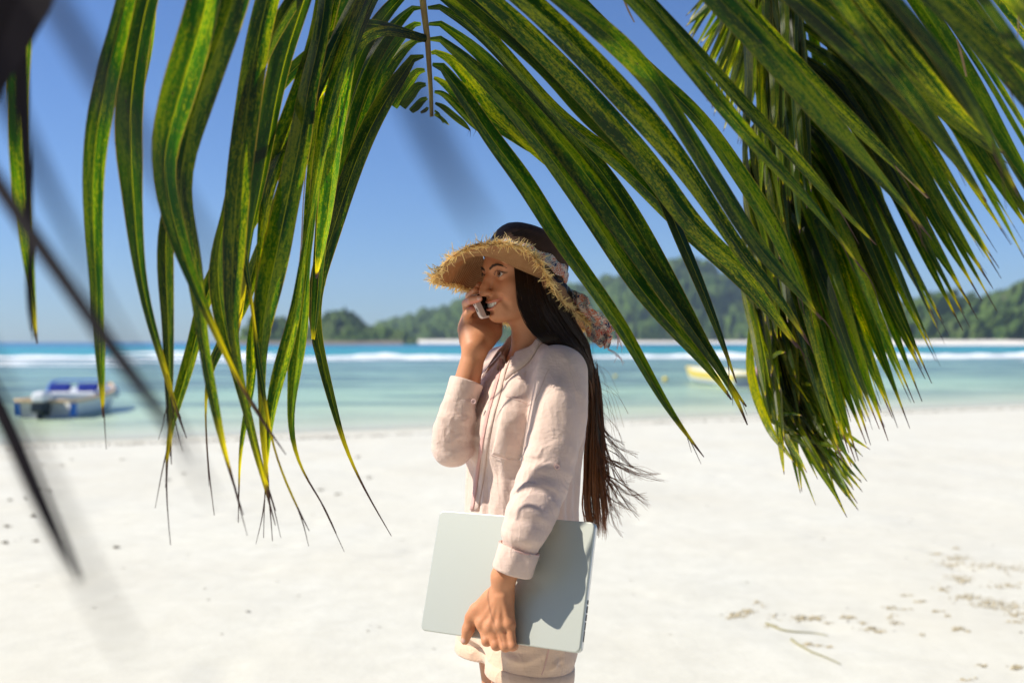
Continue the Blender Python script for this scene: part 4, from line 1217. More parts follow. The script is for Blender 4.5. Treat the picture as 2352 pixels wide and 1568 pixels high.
for sg in (-1, 1):
    db = p2([(sg * 12, 13.0), (sg * 23, 18.5), (sg * 35, 20.5), (sg * 50, 14)])
    w = np.interp(Q[idx, 1] * sg, [11, 22, 36, 52], [3.4, 3.8, 3.0, .8])
    brow[idx] = np.maximum(brow[idx], np.clip((w - db) / 2.0, 0, 1) * front)
    dk = p2([(sg * 19, -2.5), (sg * 26, 4.2), (sg * 35, 4.8), (sg * 47, 1.5)])
    brow[idx] = np.maximum(brow[idx], np.clip((2.4 - dk) / 1.2, 0, 1) * front)
    dk2 = p2([(sg * 20, -4), (sg * 28, -6.8), (sg * 36, -5.8), (sg * 45, -.5)])
    brow[idx] = np.maximum(brow[idx], .6 * np.clip((1.6 - dk2) / 1.0, 0, 1) * front)
    dc = np.linalg.norm(Pv - HP(72, sg * 42, -34), axis=1)
    flush[idx] = np.maximum(flush[idx], np.clip(1 - dc / .03, 0, 1) * .6)
for (p, r) in ((fing[0][0][3] - np.array([0, .004, -.001]), .0058), (th[-1] - ly * .006, .0060)):
    nail = np.maximum(nail, np.clip((r - np.linalg.norm(V - p, axis=1)) / .0012, 0, 1))
for sp, amt in (((pal(640, 300, 2.22)), .7),):
    flush = np.maximum(flush, amt * np.clip(1 - np.linalg.norm(V - sp, axis=1) / .02, 0, 1))
for q in list(kn) + list(pp):
    flush = np.maximum(flush, .5 * np.clip(1 - np.linalg.norm(V - q, axis=1) / .014, 0, 1))

def make_skin():
    t = NT("tanned_skin")
    a = t.n("ShaderNodeVertexColor", layer_name="Tint"); s = t.n("ShaderNodeSeparateColor"); t.l(a.outputs[0], s.inputs[0])
    fl = t.n("ShaderNodeVertexColor", layer_name="Flush"); fs = t.n("ShaderNodeSeparateColor"); t.l(fl.outputs[0], fs.inputs[0])
    n = t.noise(t.obj, 22, 4, .6); n2 = t.noise(t.obj, 420, 2, .6)
    c = t.mix(t.ramp(n, [(.3, 0.0), (.7, 1.0)]), (.52, .218, .105), (.61, .280, .145))
    c = t.mix(t.math('MULTIPLY', fs.outputs[0], .55), c, (.58, .21, .12))
    c = t.mix(t.math('MULTIPLY', t.ramp(n2, [(.6, 0.0), (.75, 1.0)]), .12), c, (.28, .12, .06))
    c = t.mix(t.math('MULTIPLY', s.outputs[0], .65), c, (.52, .16, .12))
    c = t.mix(t.math('MULTIPLY', s.outputs[1], .95), c, (.025, .014, .010))
    c = t.mix(t.math('MULTIPLY', s.outputs[2], .9), c, (.72, .44, .36))
    h = t.math('ADD', t.math('MULTIPLY', n2, .5), t.math('ADD', t.noise(t.obj, 130, 3), t.noise(t.mapping(t.obj, (60, 60, 260)), 1.0, 2)))
    r = t.math('MULTIPLY_ADD', s.outputs[2], -.2, .54)
    return t.done(t.princ(color=c, rough=r, spec=.36, sss=.18, sssr=(1.0, .35, .18), ssss=.012, normal=t.bump(h, .22, .0012)))
m_skin = make_skin()

person = empty("person", (.02, 2.25, 0.0))
tag(person, "person in straw sun hat and pale pink shirt smiling into a phone on the beach", "person")
body = mesh("body", V, F, m_skin, person, cols={"Tint": np.stack([lips, brow, nail], 1), "Flush": np.stack([flush] * 3, 1)})

# eyes
def make_eye():
    t = NT("eyeball")
    sep = t.n("ShaderNodeSeparateXYZ"); t.l(t.n("ShaderNodeTexCoord").outputs["UV"], sep.inputs[0])
    r = sep.outputs[0]      # angle from the gaze axis, radians
    c = t.ramp(r, [(0.0, (.006, .005, .004)), (.20, (.006, .005, .004)), (.24, (.07, .030, .012)), (.43, (.05, .022, .010)), (.47, (.016, .010, .008)), (.50, (.62, .58, .55)), (1.0, (.60, .50, .47))])
    return t.done(t.princ(color=c, rough=.06, spec=.6, coat=.6, coatr=.03))
m_eye = make_eye()
gaze = W(1020, 600, 1.6) - H0; gaze = -np.array([.80, .60, -.03]); gaze /= np.linalg.norm(gaze)
for sg in (-1, 1):
    c = HP(72.5, sg * 31, -1.2); r = .0122
    t1 = np.cross(gaze, [0, 0, 1]); t1 /= np.linalg.norm(t1); t2 = np.cross(t1, gaze)
    v, uv_, f = [c + gaze * r], [(0, 0)], []
    NS, NR = 24, 16
    for i in range(1, NR + 1):
        th_ = math.pi * i / (NR + 1) * .95
        for j in range(NS):
            a = 2 * math.pi * j / NS
            v.append(c + r * (math.cos(th_) * gaze + math.sin(th_) * (math.cos(a) * t1 + math.sin(a) * t2))); uv_.append((th_, 0))
    for j in range(NS): f.append((0, 1 + j, 1 + (j + 1) % NS))
    for i in range(NR - 1):
        for j in range(NS):
            a = 1 + i * NS + j; b = 1 + i * NS + (j + 1) % NS
            f.append((a, a + NS, b + NS, b))
    mesh("eye", np.array(v), f, m_eye, body, uv=np.array(uv_))
# teeth: a row of separate rounded teeth
mb = MB()
nT = 10
for i in range(nT):
    s_ = (i - (nT - 1) / 2) / (nT / 2) * .80
    c = mouth(s_, .6, -4.2 + 3.0 * s_**2, 29); c2 = mouth(s_ + .01, .6, -4.2 + 3.0 * s_**2, 29); ax = c2 - c; ax /= np.linalg.norm(ax)
    nn = np.cross(ax, hu); 
    w = (.0052, .0048, .0046, .0044, .0040)[min(4, int(abs(i - (nT - 1) / 2)))]
    mb.box(c, ax * w * .56, nn * .0030, hu * (.0056 - .0012 * abs(s_)), bev=.0011)
mb.build("teeth", simple("tooth_enamel", (.92, .89, .82), .25, .5), body, smooth=True)
# lashes and eyebrow hairs
m_lash = simple("dark_lash", (.02, .012, .010), .6)
for sg in (-1, 1):
    lash = MB()
    for k in range(15):
        s_ = k / 14
        a = HP(*np.array([87, sg * 20, -1]) * (1 - s_) + np.array([82, sg * 45, 1.5]) * s_) + (hu * .0062 * math.sin(s_ * math.pi) + hf * .0030 * math.sin(s_ * math.pi))
        d_ = hf * .9 + hl * sg * (s_ - .35) * 1.2 + hu * .35; d_ /= np.linalg.norm(d_)
        lash.tube([a, a + d_ * .0022, a + d_ * .0036 + hu * .0018], [.0005, .0004, .00015], 4)
    for k in range(60):
        s_ = random.random()
        pts = spline([HP(92.5, sg * 13, 13.0), HP(91, sg * 24, 18.5), HP(85.5, sg * 36, 20.0), HP(73.5, sg * 49, 14.0)], 30)
        a = pts[int(s_ * 29)] + hu * random.uniform(-.0025, .0025) * (1 - s_ * .6) + hf * .003
        d_ = hl * sg * .9 - hf * .3 * s_ + hu * (.5 - s_); d_ /= np.linalg.norm(d_)
        lash.tube([a, a + d_ * .004 + hf * .0008, a + d_ * .007], [.0005, .0004, .00015], 4)
    lash.build("eyelashes", m_lash, body)
# ================================================================== CLOTHES, HAIR, HAT, PHONE, LAPTOP
def make_linen(name, base, trans=.18):
    t = NT(name)
    P = t.obj
    w1 = t.n("ShaderNodeTexNoise"); w1.inputs["Scale"].default_value = 1.0; w1.inputs["Detail"].default_value = 2
    t.l(t.mapping(P, (60, 60, 900)), w1.inputs[0])
    w2 = t.n("ShaderNodeTexNoise"); w2.inputs["Scale"].default_value = 1.0; w2.inputs["Detail"].default_value = 2
    t.l(t.mapping(P, (700, 700, 50)), w2.inputs[0])
    wv = t.math('ADD', w1.outputs[0], w2.outputs[0])
    n = t.noise(P, 9, 4, .6)
    c = t.mix(t.ramp(wv, [(.35, 0.0), (.75, 1.0)]), tuple(x * .90 for x in base), tuple(min(1, x * 1.06) for x in base))
    c = t.mix(t.math('MULTIPLY', n, .12), c, tuple(x * .85 for x in base))
    cr = t.noise(t.mapping(P, (40, 40, 110)), 1.0, 4, .65)
    cr2 = t.noise(t.mapping(P, (120, 120, 35)), 1.0, 3, .6)
    h = t.math('ADD', t.math('MULTIPLY', wv, .10), t.math('ADD', cr, t.math('MULTIPLY', cr2, .5)))
    q1 = t.noise(t.mapping(P, (17, 17, 7), rot=(.3, .5, .2)), 1.0, 2, .45, dist=.6)
    q2 = t.noise(t.mapping(P, (30, 30, 16), rot=(-.4, -.5, .5)), 1.0, 2, .45, dist=.5)
    def ridge(q, p): return t.math('POWER', t.math('SUBTRACT', 1.0, t.math('MULTIPLY', t.math('ABSOLUTE', t.math('SUBTRACT', q, .5)), 4.0), clamp=True), p)
    nb0 = t.bump(t.math('ADD', ridge(q1, 3.0), t.math('MULTIPLY', ridge(q2, 3.0), .45)), .30, .004)
    nb = t.bump(h, .42, .0040, nb0)
    a = t.princ(color=c, rough=.85, spec=.15, sheen=.25, normal=nb)
    tr = t.n("ShaderNodeBsdfTranslucent"); t.l(c, tr.inputs[0])
    return t.done(t.shmix(trans, a, tr.outputs[0]))
m_linen = make_linen("pale_pink_linen", (.80, .612, .53))
m_shorts = make_linen("beige_pink_cotton", (.74, .52, .385), .05)
m_seam = simple("pink_stitching", (.68, .40, .36), .8)
m_seam2 = simple('pale_stitching', (.72, .53, .47), .85)
m_button = simple("rose_button", (.70, .46, .42), .35, .5)

def crease(V, N, lines):
    """push vertices along their normals near 3-d strokes: (points, width, amplitude)"""
    D = np.zeros(len(V))
    for pts, w, amp in lines:
        P = np.asarray(pts, float)
        lo_, hi_ = P.min(0) - 4 * w, P.max(0) + 4 * w
        m = np.where(((V > lo_) & (V < hi_)).all(1))[0]
        if not len(m): continue
        best = np.full(len(m), 1e9); bt = np.zeros(len(m)); L = len(P) - 1
        for i in range(L):
            a, b = P[i], P[i + 1]
            t = np.clip(((V[m] - a) @ (b - a)) / ((b - a) @ (b - a) + 1e-12), 0, 1)
            # strokes act through the cloth's outer layer: ignore most of the depth difference
            q = V[m] - a - t[:, None] * (b - a); q[:, 1] *= .35
            d = np.linalg.norm(q, axis=1); k = d < best
            best[k] = d[k]; bt[k] = (i + t[k]) / L
        D[m] += amp * np.exp(-(best / w) ** 2) * np.sin(np.clip(bt, .02, .98) * math.pi) ** .6
    return V + N * D[:, None]

# ---------------- shirt
S_ = SDF()
def loft(rows):
    R = np.array(rows, float)       # z cx cy af al
    def f(p):
        z = np.clip(p[:, 2], R[0, 0], R[-1, 0])
        cx, cy, af, al = [np.interp(z, R[:, 0], R[:, i]) for i in (1, 2, 3, 4)]
        dx = p[:, 0] - cx; dy = p[:, 1] - cy
        u = dx * TF[0] + dy * TF[1]; v = dx * TL_[0] + dy * TL_[1]
        k = np.sqrt((u / af) ** 2 + (v / al) ** 2) + 1e-9
        d = (k - 1) * np.sqrt(u * u + v * v) / k * .95
        return np.maximum(d, np.maximum(R[0, 0] - p[:, 2], p[:, 2] - R[-1, 0]))
    return f
S_.fn(loft([(.935, .022, 2.262, .122, .162), (1.0, .022, 2.262, .118, .158), (1.10, .022, 2.262, .112, .152), (1.18, .026, 2.262, .112, .152), (1.26, .028, 2.262, .122, .158),
            (1.32, .030, 2.262, .118, .160), (1.38, .034, 2.262, .098, .150), (1.42, .040, 2.264, .074, .115), (1.45, .048, 2.266, .058, .074)]), [.03, 2.26, 1.19], .42, .02)
S_.cone(SLj + [0, 0, .012], NB + TL_ * .040 + [0, 0, .012], .046, .028, k=.03)
S_.cone(SRj + [0, 0, .012], NB - TL_ * .040 + [0, 0, .012], .046, .028, k=.03)
# chest
S_.ell(np.array([.03, 2.262, 1.275]) + TF * .078 + TL_ * .062, (.052, .058, .062), TM, k=.04)
S_.ell(np.array([.03, 2.262, 1.275]) + TF * .078 - TL_ * .062, (.052, .058, .062), TM, k=.04)
# near sleeve
wl2 = lap3(804, 522, .052)
slv = spline([SLj + [.002, 0, .006], W(1286, 930, 2.088), W(1268, 1030, 2.055), W(1242, 1115, 2.022), W(1229, 1160, 1.998), lap(1211, 1203, .056), wl2], 14)
S_.limb(slv, np.interp(np.linspace(0, 1, 14), [0, .25, .55, .75, .90, 1], [.057, .059, .055, .052, .047, .036]), k=.022)
# far sleeve
slr = spline([SRj, W(1090, 920, 2.33), W(1052, 1000, 2.24), R2(232, 930, 2.205)], 8)
S_.limb(slr, [.054, .054, .054, .053, .052, .050, .047, .045], k=.02)
slf = [R2(232, 935, 2.205), R2(225, 860, 2.195), R2(245, 760, 2.19), R2(272, 650, 2.195)]
S_.limb(slf, [.045, .045, .043, .037], k=.012)
# neck opening: down the front
nk = NB + TF * .040 + [0, 0, .035]
S_.cone(HP(-10, 0, -60), NB + TF * .012 - [0, 0, .012], .060, .058, k=.006, op='s')
S_.chain([nk + TF * .05 - [0, 0, .02], NB + TF * .072 - [0, 0, .070]], [.022, .008], k=.006, op='s')
_t0 = _t.time()
V, F = surface_nets(S_, [-.26, 1.90, .90], [.27, 2.56, 1.56], .0030)
V = smooth_mesh(V, F, 2, .5)
N = normals(V, F)
# broad drape + finer wrinkles, run along the limbs
def local_tube(V, path):
    P = np.asarray(path); best = np.full(len(V), 1e9); s = np.zeros(len(V)); L = np.r_[0, np.cumsum(np.linalg.norm(np.diff(P, axis=0), axis=1))]
    for i in range(len(P) - 1):
        a, b = P[i], P[i + 1]; t = np.clip(((V - a) @ (b - a)) / ((b - a) @ (b - a)), 0, 1)
        d = np.linalg.norm(V - a - t[:, None] * (b - a), axis=1); k = d < best
        best[k] = d[k]; s[k] = L[i] + t[k] * (L[i + 1] - L[i])
    return best, s
bd, bs = local_tube(V, slv); onarm = np.clip(1 - (bd - .060) / .02, 0, 1)
fd_, fs_ = local_tube(V, list(slr) + slf[1:]); onfar = np.clip(1 - (fd_ - .052) / .02, 0, 1)
warp = fbm(V * 9, 3, 2)
# arm: ripples across the sleeve, denser toward the elbow and cuff
el = np.clip((bs - .12) / .1, 0, 1)
ring = np.sin((bs + .022 * warp + .25 * (V[:, 0] - .07)) * 2 * math.pi / .040) * (.5 + .5 * vnoise(V * [22, 22, 14], 8))
fine = np.sin((bs + .03 * fbm(V * 22, 12, 2)) * 2 * math.pi / .017) * np.clip(vnoise(V * 17, 15), 0, 1)
longf = vnoise(np.stack([V[:, 0] * 26 + V[:, 2] * 4, V[:, 1] * 26, V[:, 2] * 4.5], 1), 18)
disp = onarm * (ring * .0022 * el + fine * .0016 * el + longf * .0062 * (1 - .4 * el))
ringf = np.sin((fs_ + .03 * warp) * 2 * math.pi / .045) * (.5 + .5 * vnoise(V * 20, 28))
disp += onfar * (1 - onarm) * (ringf * .0028 + vnoise(V * [24, 24, 12], 29) * .0038)
tor = (1 - onarm) * (1 - onfar)
ang = np.arctan2((V[:, 0] - .03) * TL_[0] + (V[:, 1] - 2.262) * TL_[1], (V[:, 0] - .03) * TF[0] + (V[:, 1] - 2.262) * TF[1])
drape = vnoise(np.stack([ang * 3.6 + .4 * warp, V[:, 2] * 2.4, V[:, 2] * 0], 1), 33) + .5 * vnoise(np.stack([ang * 8 + .6 * warp, V[:, 2] * 4.5, V[:, 2] * 0], 1), 34)
disp += tor * drape * .0078 * np.clip((1.44 - V[:, 2]) / .12, .15, 1)
V = V + N * disp[:, None]
# named creases seen in the photo
lines = []
for pts, w, a in [
    ([(870,430),(850,520),(810,610),(775,720)], .006, -.006), ([(930,380),(900,470),(880,560)], .007, .004), ([(560,520),(620,600),(700,640),(790,632)], .0035, -.003),
    ([(830,300),(760,400),(700,480)], .009, .004), ([(760,420),(690,520),(620,600)], .007, -.003),
    ([(600,700),(640,820),(700,930)], .008, .005), ([(560,720),(600,860),(660,960)], .006, -.004), ([(520,800),(560,920),(640,1000)], .007, .004),
    ([(700,1140),(780,1190),(900,1230)], .004, -.004), ([(690,1180),(800,1240),(930,1270)], .0045, .004), ([(680,1230),(760,1290),(850,1310)], .004, -.004), ([(700,1080),(800,1120),(940,1130)], .004, .004),
    ([(740,940),(830,960),(930,950)], .0045, -.003), ([(640,1290),(720,1350),(760,1450)], .006, -.005), ([(600,1350),(680,1370),(700,1450)], .005, .005), ([(970,560),(960,740),(930,960)], .009, .004),
    ([(1040,500),(1080,700),(1050,900)], .010, -.004), ([(900,560),(880,700),(850,860)], .008, -.003), ([(480,620),(450,900),(430,1150),(400,1380)], .004, -.004), ([(520,620),(490,900),(470,1100)], .006, .003),
    ([(230,700),(300,760),(350,740)], .006, -.005), ([(200,780),(250,850),(330,840)], .006, .005), ([(160,700),(190,800),(170,900)], .006, .004), ([(230,900),(280,860),(330,880)], .005, -.004),
    ([(380,800),(400,1000),(380,1200)], .010, .004), ([(560,1050),(520,1200),(500,1380)], .012, .004), ([(640,1060),(600,1180),(560,1300)], .010, -.004)]:
    lines.append(([R2(x, y, 2.12 if x > 600 else 2.16) for x, y in pts], w, a * (.45 if pts[0][1] > 900 or pts[0][0] < 360 else .9)))
V = crease(V, normals(V, F), lines)
print("shirt", len(V), round(_t.time() - _t0, 1))
shirt = mesh("shirt", V, F, m_linen, person)
shirt["label"] = "loose pale pink linen shirt with long sleeves"
# ray helper against the finished shirt, to lay pieces on the cloth
from mathutils.bvhtree import BVHTree
bv_shirt = BVHTree.FromPolygons([Vector(v) for v in V], [tuple(int(i) for i in f) for f in F])
def on_cloth(px_, py_, off=.0012, bv=None):
    r = Vector(W(px_, py_, 1.0) - CAMP).normalized()
    h = (bv or bv_shirt).ray_cast(Vector(CAMP), r)
    if h[0] is None: return None
    return np.array(h[0]) + np.array(h[1]) * off * (1 if h[1].dot(r) < 0 else -1)
def clothR2(x, y, off=.0012): return on_cloth(964.7 + x * .32813, 716.6 + y * .32813, off)

def sheet(grid, name, mat, parent, thick=.0012, smooth=True):
    """grid (r,c,3) -> thin solid sheet"""
    G = np.asarray(grid); r, c, _ = G.shape
    V0 = G.reshape(-1, 3)
    du = np.gradient(G, axis=0); dv = np.gradient(G, axis=1)
    n = np.cross(du, dv); n /= np.linalg.norm(n, axis=2)[..., None] + 1e-12
    V1 = (G - n * thick).reshape(-1, 3)
    f = []
    I = lambda i, j: i * c + j
    K = r * c
    for i in range(r - 1):
        for j in range(c - 1):
            f.append((I(i, j), I(i + 1, j), I(i + 1, j + 1), I(i, j + 1)))
            f.append((K + I(i, j), K + I(i, j + 1), K + I(i + 1, j + 1), K + I(i + 1, j)))
    for i in range(r - 1):
        f.append((I(i, 0), K + I(i, 0), K + I(i + 1, 0), I(i + 1, 0))); f.append((I(i, c - 1), I(i + 1, c - 1), K + I(i + 1, c - 1), K + I(i, c - 1)))
    for j in range(c - 1):
        f.append((I(0, j), I(0, j + 1), K + I(0, j + 1), K + I(0, j))); f.append((I(r - 1, j), K + I(r - 1, j), K + I(r - 1, j + 1), I(r - 1, j + 1)))
    return mesh(name, np.vstack([V0, V1]), f, mat, parent, smooth=smooth)

# cuffs: real tubes with thickness
def cuff(c0, c1, r0, r1, tilt, name="cuff", sx=1.0, ph=0.0):
    ax = (c1 - c0) / np.linalg.norm(c1 - c0)
    a = np.cross(ax, [0, 1, 0]); a /= np.linalg.norm(a); b = np.cross(ax, a)
    n = 40; rows = []
    for k, (t, rr_) in enumerate([(0, r0), (.06, r0 * 1.05), (.5, (r0 + r1) / 2 * 1.04), (.93, r1 * 1.05), (1, r1 * 1.02), (1.0, r1 * .96), (.9, r1 * .95), (.3, r0 * .93)]):
        ring = []
        for j in range(n):
            th_ = 2 * math.pi * j / n
            w = 1 + .03 * math.sin(3 * th_ + ph + t) + .018 * math.sin(7 * th_ + ph * 2)
            ring.append(c0 + (c1 - c0) * t + rr_ * w * (math.cos(th_) * a * sx + math.sin(th_) * b) + tilt * math.cos(th_) * (t if t <= 1 else 1) * .5)
        rows.append(ring)
    v = np.array(rows).reshape(-1, 3)
    f = [(i * n + j, i * n + (j + 1) % n, (i + 1) * n + (j + 1) % n, (i + 1) * n + j) for i in range(len(rows) - 1) for j in range(n)]
    return mesh(name, v, f, m_linen, shirt)
cuff(lap3(797, 516, .053), lap3(736, 708, .045), .0398, .0388, np.array([0, 0, .0]), ph=1.0)
cuff(R2(270, 655, 2.195), R2(325, 482, 2.205), .0345, .0365, np.array([0, 0, .0]), ph=3.0)
def seam_ring(c, ax, r):
    ax = ax / np.linalg.norm(ax); a = np.cross(ax, [0, 1, 0]); a /= np.linalg.norm(a); b = np.cross(ax, a)
    mb = MB(); mb.tube([c + r * (1 + .02 * math.sin(5 * q)) * (math.cos(q) * a + math.sin(q) * b) for q in np.linspace(0, 2 * math.pi, 40)], .0012, 5, cap=False)
    return mb.build("cuff_seam", m_seam, shirt)
_c0, _c1 = lap3(797, 516, .053), lap3(736, 708, .045)
seam_ring(_c0 + (_c1 - _c0) * .03, _c1 - _c0, .0402)
# placket: two layered strips down the front opening
def strip_on(path, w, name, off, mat, taper=0):
    path = spline([(x, y, 0) for x, y in path], 30)
    g = [[], [], [], []]
    for k, (x, y, _) in enumerate(path):
        for i, o in enumerate((-w, -w / 3, w / 3, w)):
            p = clothR2(x + o, y, off)
            if p is None: p = g[i][-1] if g[i] else R2(x + o, y, 2.15)
            g[i].append(p)
    return sheet(np.transpose(np.array(g), (1, 0, 2)), name, mat, shirt)
m_pink = make_linen("deeper_pink_linen_facing", (.72, .42, .38), .12)
strip_on([(608,330),(578,420),(545,560),(500,720),(470,860),(445,1000),(425,1150),(405,1280),(392,1385)], 24, "placket", .0020, m_linen)
strip_on([(572,330),(555,430),(520,560),(478,720),(448,860),(425,1000),(404,1150),(385,1280),(368,1385)], 11, "placket_facing", .0032, m_pink)
# pocket
def patch(corners, name, n=16, off=.0009):
    c = np.array(corners, float)
    g = []
    for i in range(n):
        row = []
        for j in range(n):
            u, v = j / (n - 1), i / (n - 1)
            q = (c[0] * (1 - u) + c[1] * u) * (1 - v) + (c[3] * (1 - u) + c[2] * u) * v
            p = clothR2(q[0], q[1], off)
            row.append(p if p is not None else R2(q[0], q[1], 2.12))
        g.append(row)
    return sheet(np.array(g), name, m_linen, shirt)
patch([(600,572),(786,628),(722,1040),(500,1000)], "pocket")
for pl_ in ([(602,590),(690,622),(780,645)], [(505,992),(600,1022),(715,1034)]):
    q = spline([(x, y, 0) for x, y in pl_], 22)
    q = [clothR2(x, y, .0030) for x, y, _ in q]; q = [p for p in q if p is not None]
    if len(q) > 3: mb = MB(); mb.tube(q, .0005, 4); mb.build("pocket_stitching", m_seam2, shirt)
# shoulder seam and armhole seam
mb = MB()
for pl_ in ([(905,395),(880,440),(862,490),(835,560),(806,620)],):
    q = spline([(x, y, 0) for x, y in pl_], 22); q = [clothR2(x, y, .0006) for x, y, _ in q]; q = [p for p in q if p is not None]
    if len(q) > 3: mb.tube(q, .0007, 4)
mb.build("armhole_seam", m_seam2, shirt)
# sleeve tab with its button, collar button, cuff button
def disc(c, n, r, name, th_=.0022):
    n = n / np.linalg.norm(n); a = np.cross(n, [0, 0, 1.0]); a /= np.linalg.norm(a); b = np.cross(n, a)
    prof = [(0, .4), (.55, .4), (.7, 1.0), (.95, 1.0), (1.0, .6), (1.0, 0)]
    m = 18; v = []
    for (rr_, h) in prof:
        for j in range(m):
            v.append(c + n * h * th_ + r * rr_ * (math.cos(2 * math.pi * j / m) * a + math.sin(2 * math.pi * j / m) * b))
    f = [(i * m + j, i * m + (j + 1) % m, (i + 1) * m + (j + 1) % m, (i + 1) * m + j) for i in range(len(prof) - 1) for j in range(m)]
    return mesh(name, np.array(v), f, m_button, shirt)
tocam = lambda p: (CAMP - p) / np.linalg.norm(CAMP - p)
p = clothR2(960, 1082, .001)
if p is not None:
    disc(p, tocam(p) + np.array([.1, 0, .1]), .0058, "button")
p = R2(376, 625, 2.150)
disc(p, np.array([-.1, -1, .1]), .0058, "button")

# collar: a stand plus two fallen leaves
def collar():
    th0 = np.linspace(-2.62, 2.62, 46)
    c = NB + TF * .006 + np.array([0, 0, -.002])
    g = []
    for th_ in th0:
        back = math.cos(th_ - math.pi)        # 1 at front? th=0 is the nape
        # th measured from the nape: 0 = back of the neck, +-pi = front
        dirn = -TF * math.cos(th_) + TL_ * math.sin(th_)
        fr = (1 - math.cos(th_)) / 2
        rad = .0620 + .010 * fr
        zb = .030 - .056 * fr**1.5
        base = c + dirn * rad + np.array([0, 0, zb])
        top = c + dirn * (rad - .004 + .004 * fr) + np.array([0, 0, zb + .029 - .004 * fr])
        fall = top + dirn * (.0065 + .004 * fr) + np.array([0, 0, -.002])
        tipx = np.clip((abs(th_) - 1.7) / .9, 0, 1)
        low = c + dirn * (rad + .018 + .016 * tipx) + np.array([0, 0, zb - .012 - .028 * tipx]) + TF * .012 * tipx
        def lift(q, e):
            h = bv_shirt.ray_cast(Vector(q + np.array([0, 0, .06])), Vector((0, 0, -1)), .09)
            if h[0] is not None and h[0].z + e > q[2] and np.linalg.norm(q[:2] - c[:2]) > .058: q = q.copy(); q[2] = h[0].z + e
            return q
        low = lift(low, .0035); fall = lift(fall, .014)
        g.append([base, (base + top) / 2 + dirn * .0005, top, top * .5 + fall * .5 + np.array([0, 0, .002]), fall, fall * .5 + low * .5 + dirn * .0015, low])
    return sheet(np.array(g), "collar", m_linen, shirt, .0015)
collar()
p = NB + TF * .070 - [0, 0, .045] + TL_ * .020
q = on_cloth(*(1176 + p[0] / p[1] * FPX, 784 - (p[2] - CAM_Z) / p[1] * FPX), .002)


# ---------------- shorts
K_ = SDF()
K_.fn(loft([(.80, .010, 2.255, .105, .150), (.88, .012, 2.258, .112, .150), (.97, .015, 2.262, .104, .145), (1.0, .02, 2.262, .104, .148)]), [.01, 2.26, .9], .26, .01)
hemL = W(1213, 1570, 2.165); hemR = np.array([-.035, 2.335, .775])
K_.cone(hipL + [0.006, 0, -.02], hemL, .102, .092, k=.03)
K_.cone(hipR + [-.006, 0, -.02], hemR, .102, .094, k=.03)
K_.ell(np.array([.062, 2.25, .85]), (.066, .112, .080), TM, k=.04)
# cut the legs off at the hem, and hollow them
def plane_cut(K, p, n):
    n = np.asarray(n, float) / np.linalg.norm(n); p = np.asarray(p, float)
    K.ops.append(('s', (lambda q, p=p, n=n: -((q - p) @ n)), .0008, np.array([.02, 2.25, .86]), .5))
plane_cut(K_, [0, 0, .748], [-.10, 0, -1])
K_.cone(hemL + [0, 0, .030], hemL - [0, 0, .12], .084, .090, k=.002, op='s')
K_.cone(hemR + [0, 0, .030], hemR - [0, 0, .12], .084, .088, k=.002, op='s')
V, F = surface_nets(K_, [-.22, 1.98, .70], [.24, 2.52, 1.04], .0030)
V = smooth_mesh(V, F, 2, .5)
N = normals(V, F)
w_ = fbm(V * 10, 61, 2)
V = V + N * ((vnoise(np.stack([V[:, 0] * 9 + V[:, 2] * 12 + w_, V[:, 1] * 9, V[:, 2] * 26 - V[:, 0] * 16], 1), 62) * .0035) * np.clip((V[:, 2] - .77) / .02, .2, 1))[:, None]
lines = [([R3(x, y, 2.08) for x, y in pts], w, a) for pts, w, a in [
    ([(600,1330),(700,1380),(820,1390)], .006, -.004), ([(700,1420),(850,1400),(1000,1330)], .007, -.004), ([(640,1300),(760,1340),(900,1330)], .006, .004),
    ([(1040,1470),(1090,1420),(1150,1390)], .005, -.005), ([(1000,1300),(990,1400),(965,1490),(955,1560)], .0022, -.0025), ([(1120,1340),(1110,1420),(1150,1460)], .006, .004)]]
V = crease(V, normals(V, F), lines)
shorts = mesh("shorts", V, F, m_shorts, person)
shorts["label"] = "beige pink cotton shorts with turned-up hems"
bv_sh = BVHTree.FromPolygons([Vector(v) for v in V], [tuple(int(i) for i in f) for f in F])
# turn-ups: thick bands round each leg
def band(center, r, zc, h, tiltx, name):
    n = 64; rows = []
    for (dr, z) in [(.0, h), (.0030, h - .0015), (.0050, h * .5), (.0055, 0.003), (.0035, 0), (-.003, .001), (-.004, h * .5)]:
        ring = []
        for j in range(n):
            th_ = 2 * math.pi * j / n
            q = np.array([math.cos(th_), math.sin(th_), 0])
            # find the cloth radius at this height
            o = Vector((center[0], center[1], zc + z * .7 + .006 + tiltx * q[0] * r))
            hit = bv_sh.ray_cast(o + Vector(q) * .22, -Vector(q))
            rad = .22 - hit[3] if hit[0] is not None and hit[3] < .2 else r
            ring.append(np.array([center[0], center[1], zc + z]) + q * (rad + dr) + np.array([0, 0, tiltx * q[0] * r]))
        rows.append(ring)
    v = np.array(rows)
    for _ in range(2):
        v = (np.roll(v, 1, 1) + v * 2 + np.roll(v, -1, 1)) / 4
    v = v.reshape(-1, 3)
    f = [(i * n + j, (i + 1) * n + j, (i + 1) * n + (j + 1) % n, i * n + (j + 1) % n) for i in range(len(rows) - 1) for j in range(n)]
    return mesh(name, v, f, m_shorts, shorts)
band(hemL, .095, .741, .032, -.10, "turned_up_hem")
band(hemR, .095, .746, .032, -.02, "turned_up_hem")
mb = MB()
q = [on_cloth(955.5 + x * .29714, 1102.5 + y * .29714, .0008, bv_sh) for x, y in [(1030,1290),(1015,1350),(1000,1410),(985,1460),(968,1500)]]
q = [p for p in q if p is not None]
if len(q) > 2: mb.tube(spline(q, 16), .0008, 4); mb.build("side_seam", m_seam, shorts)

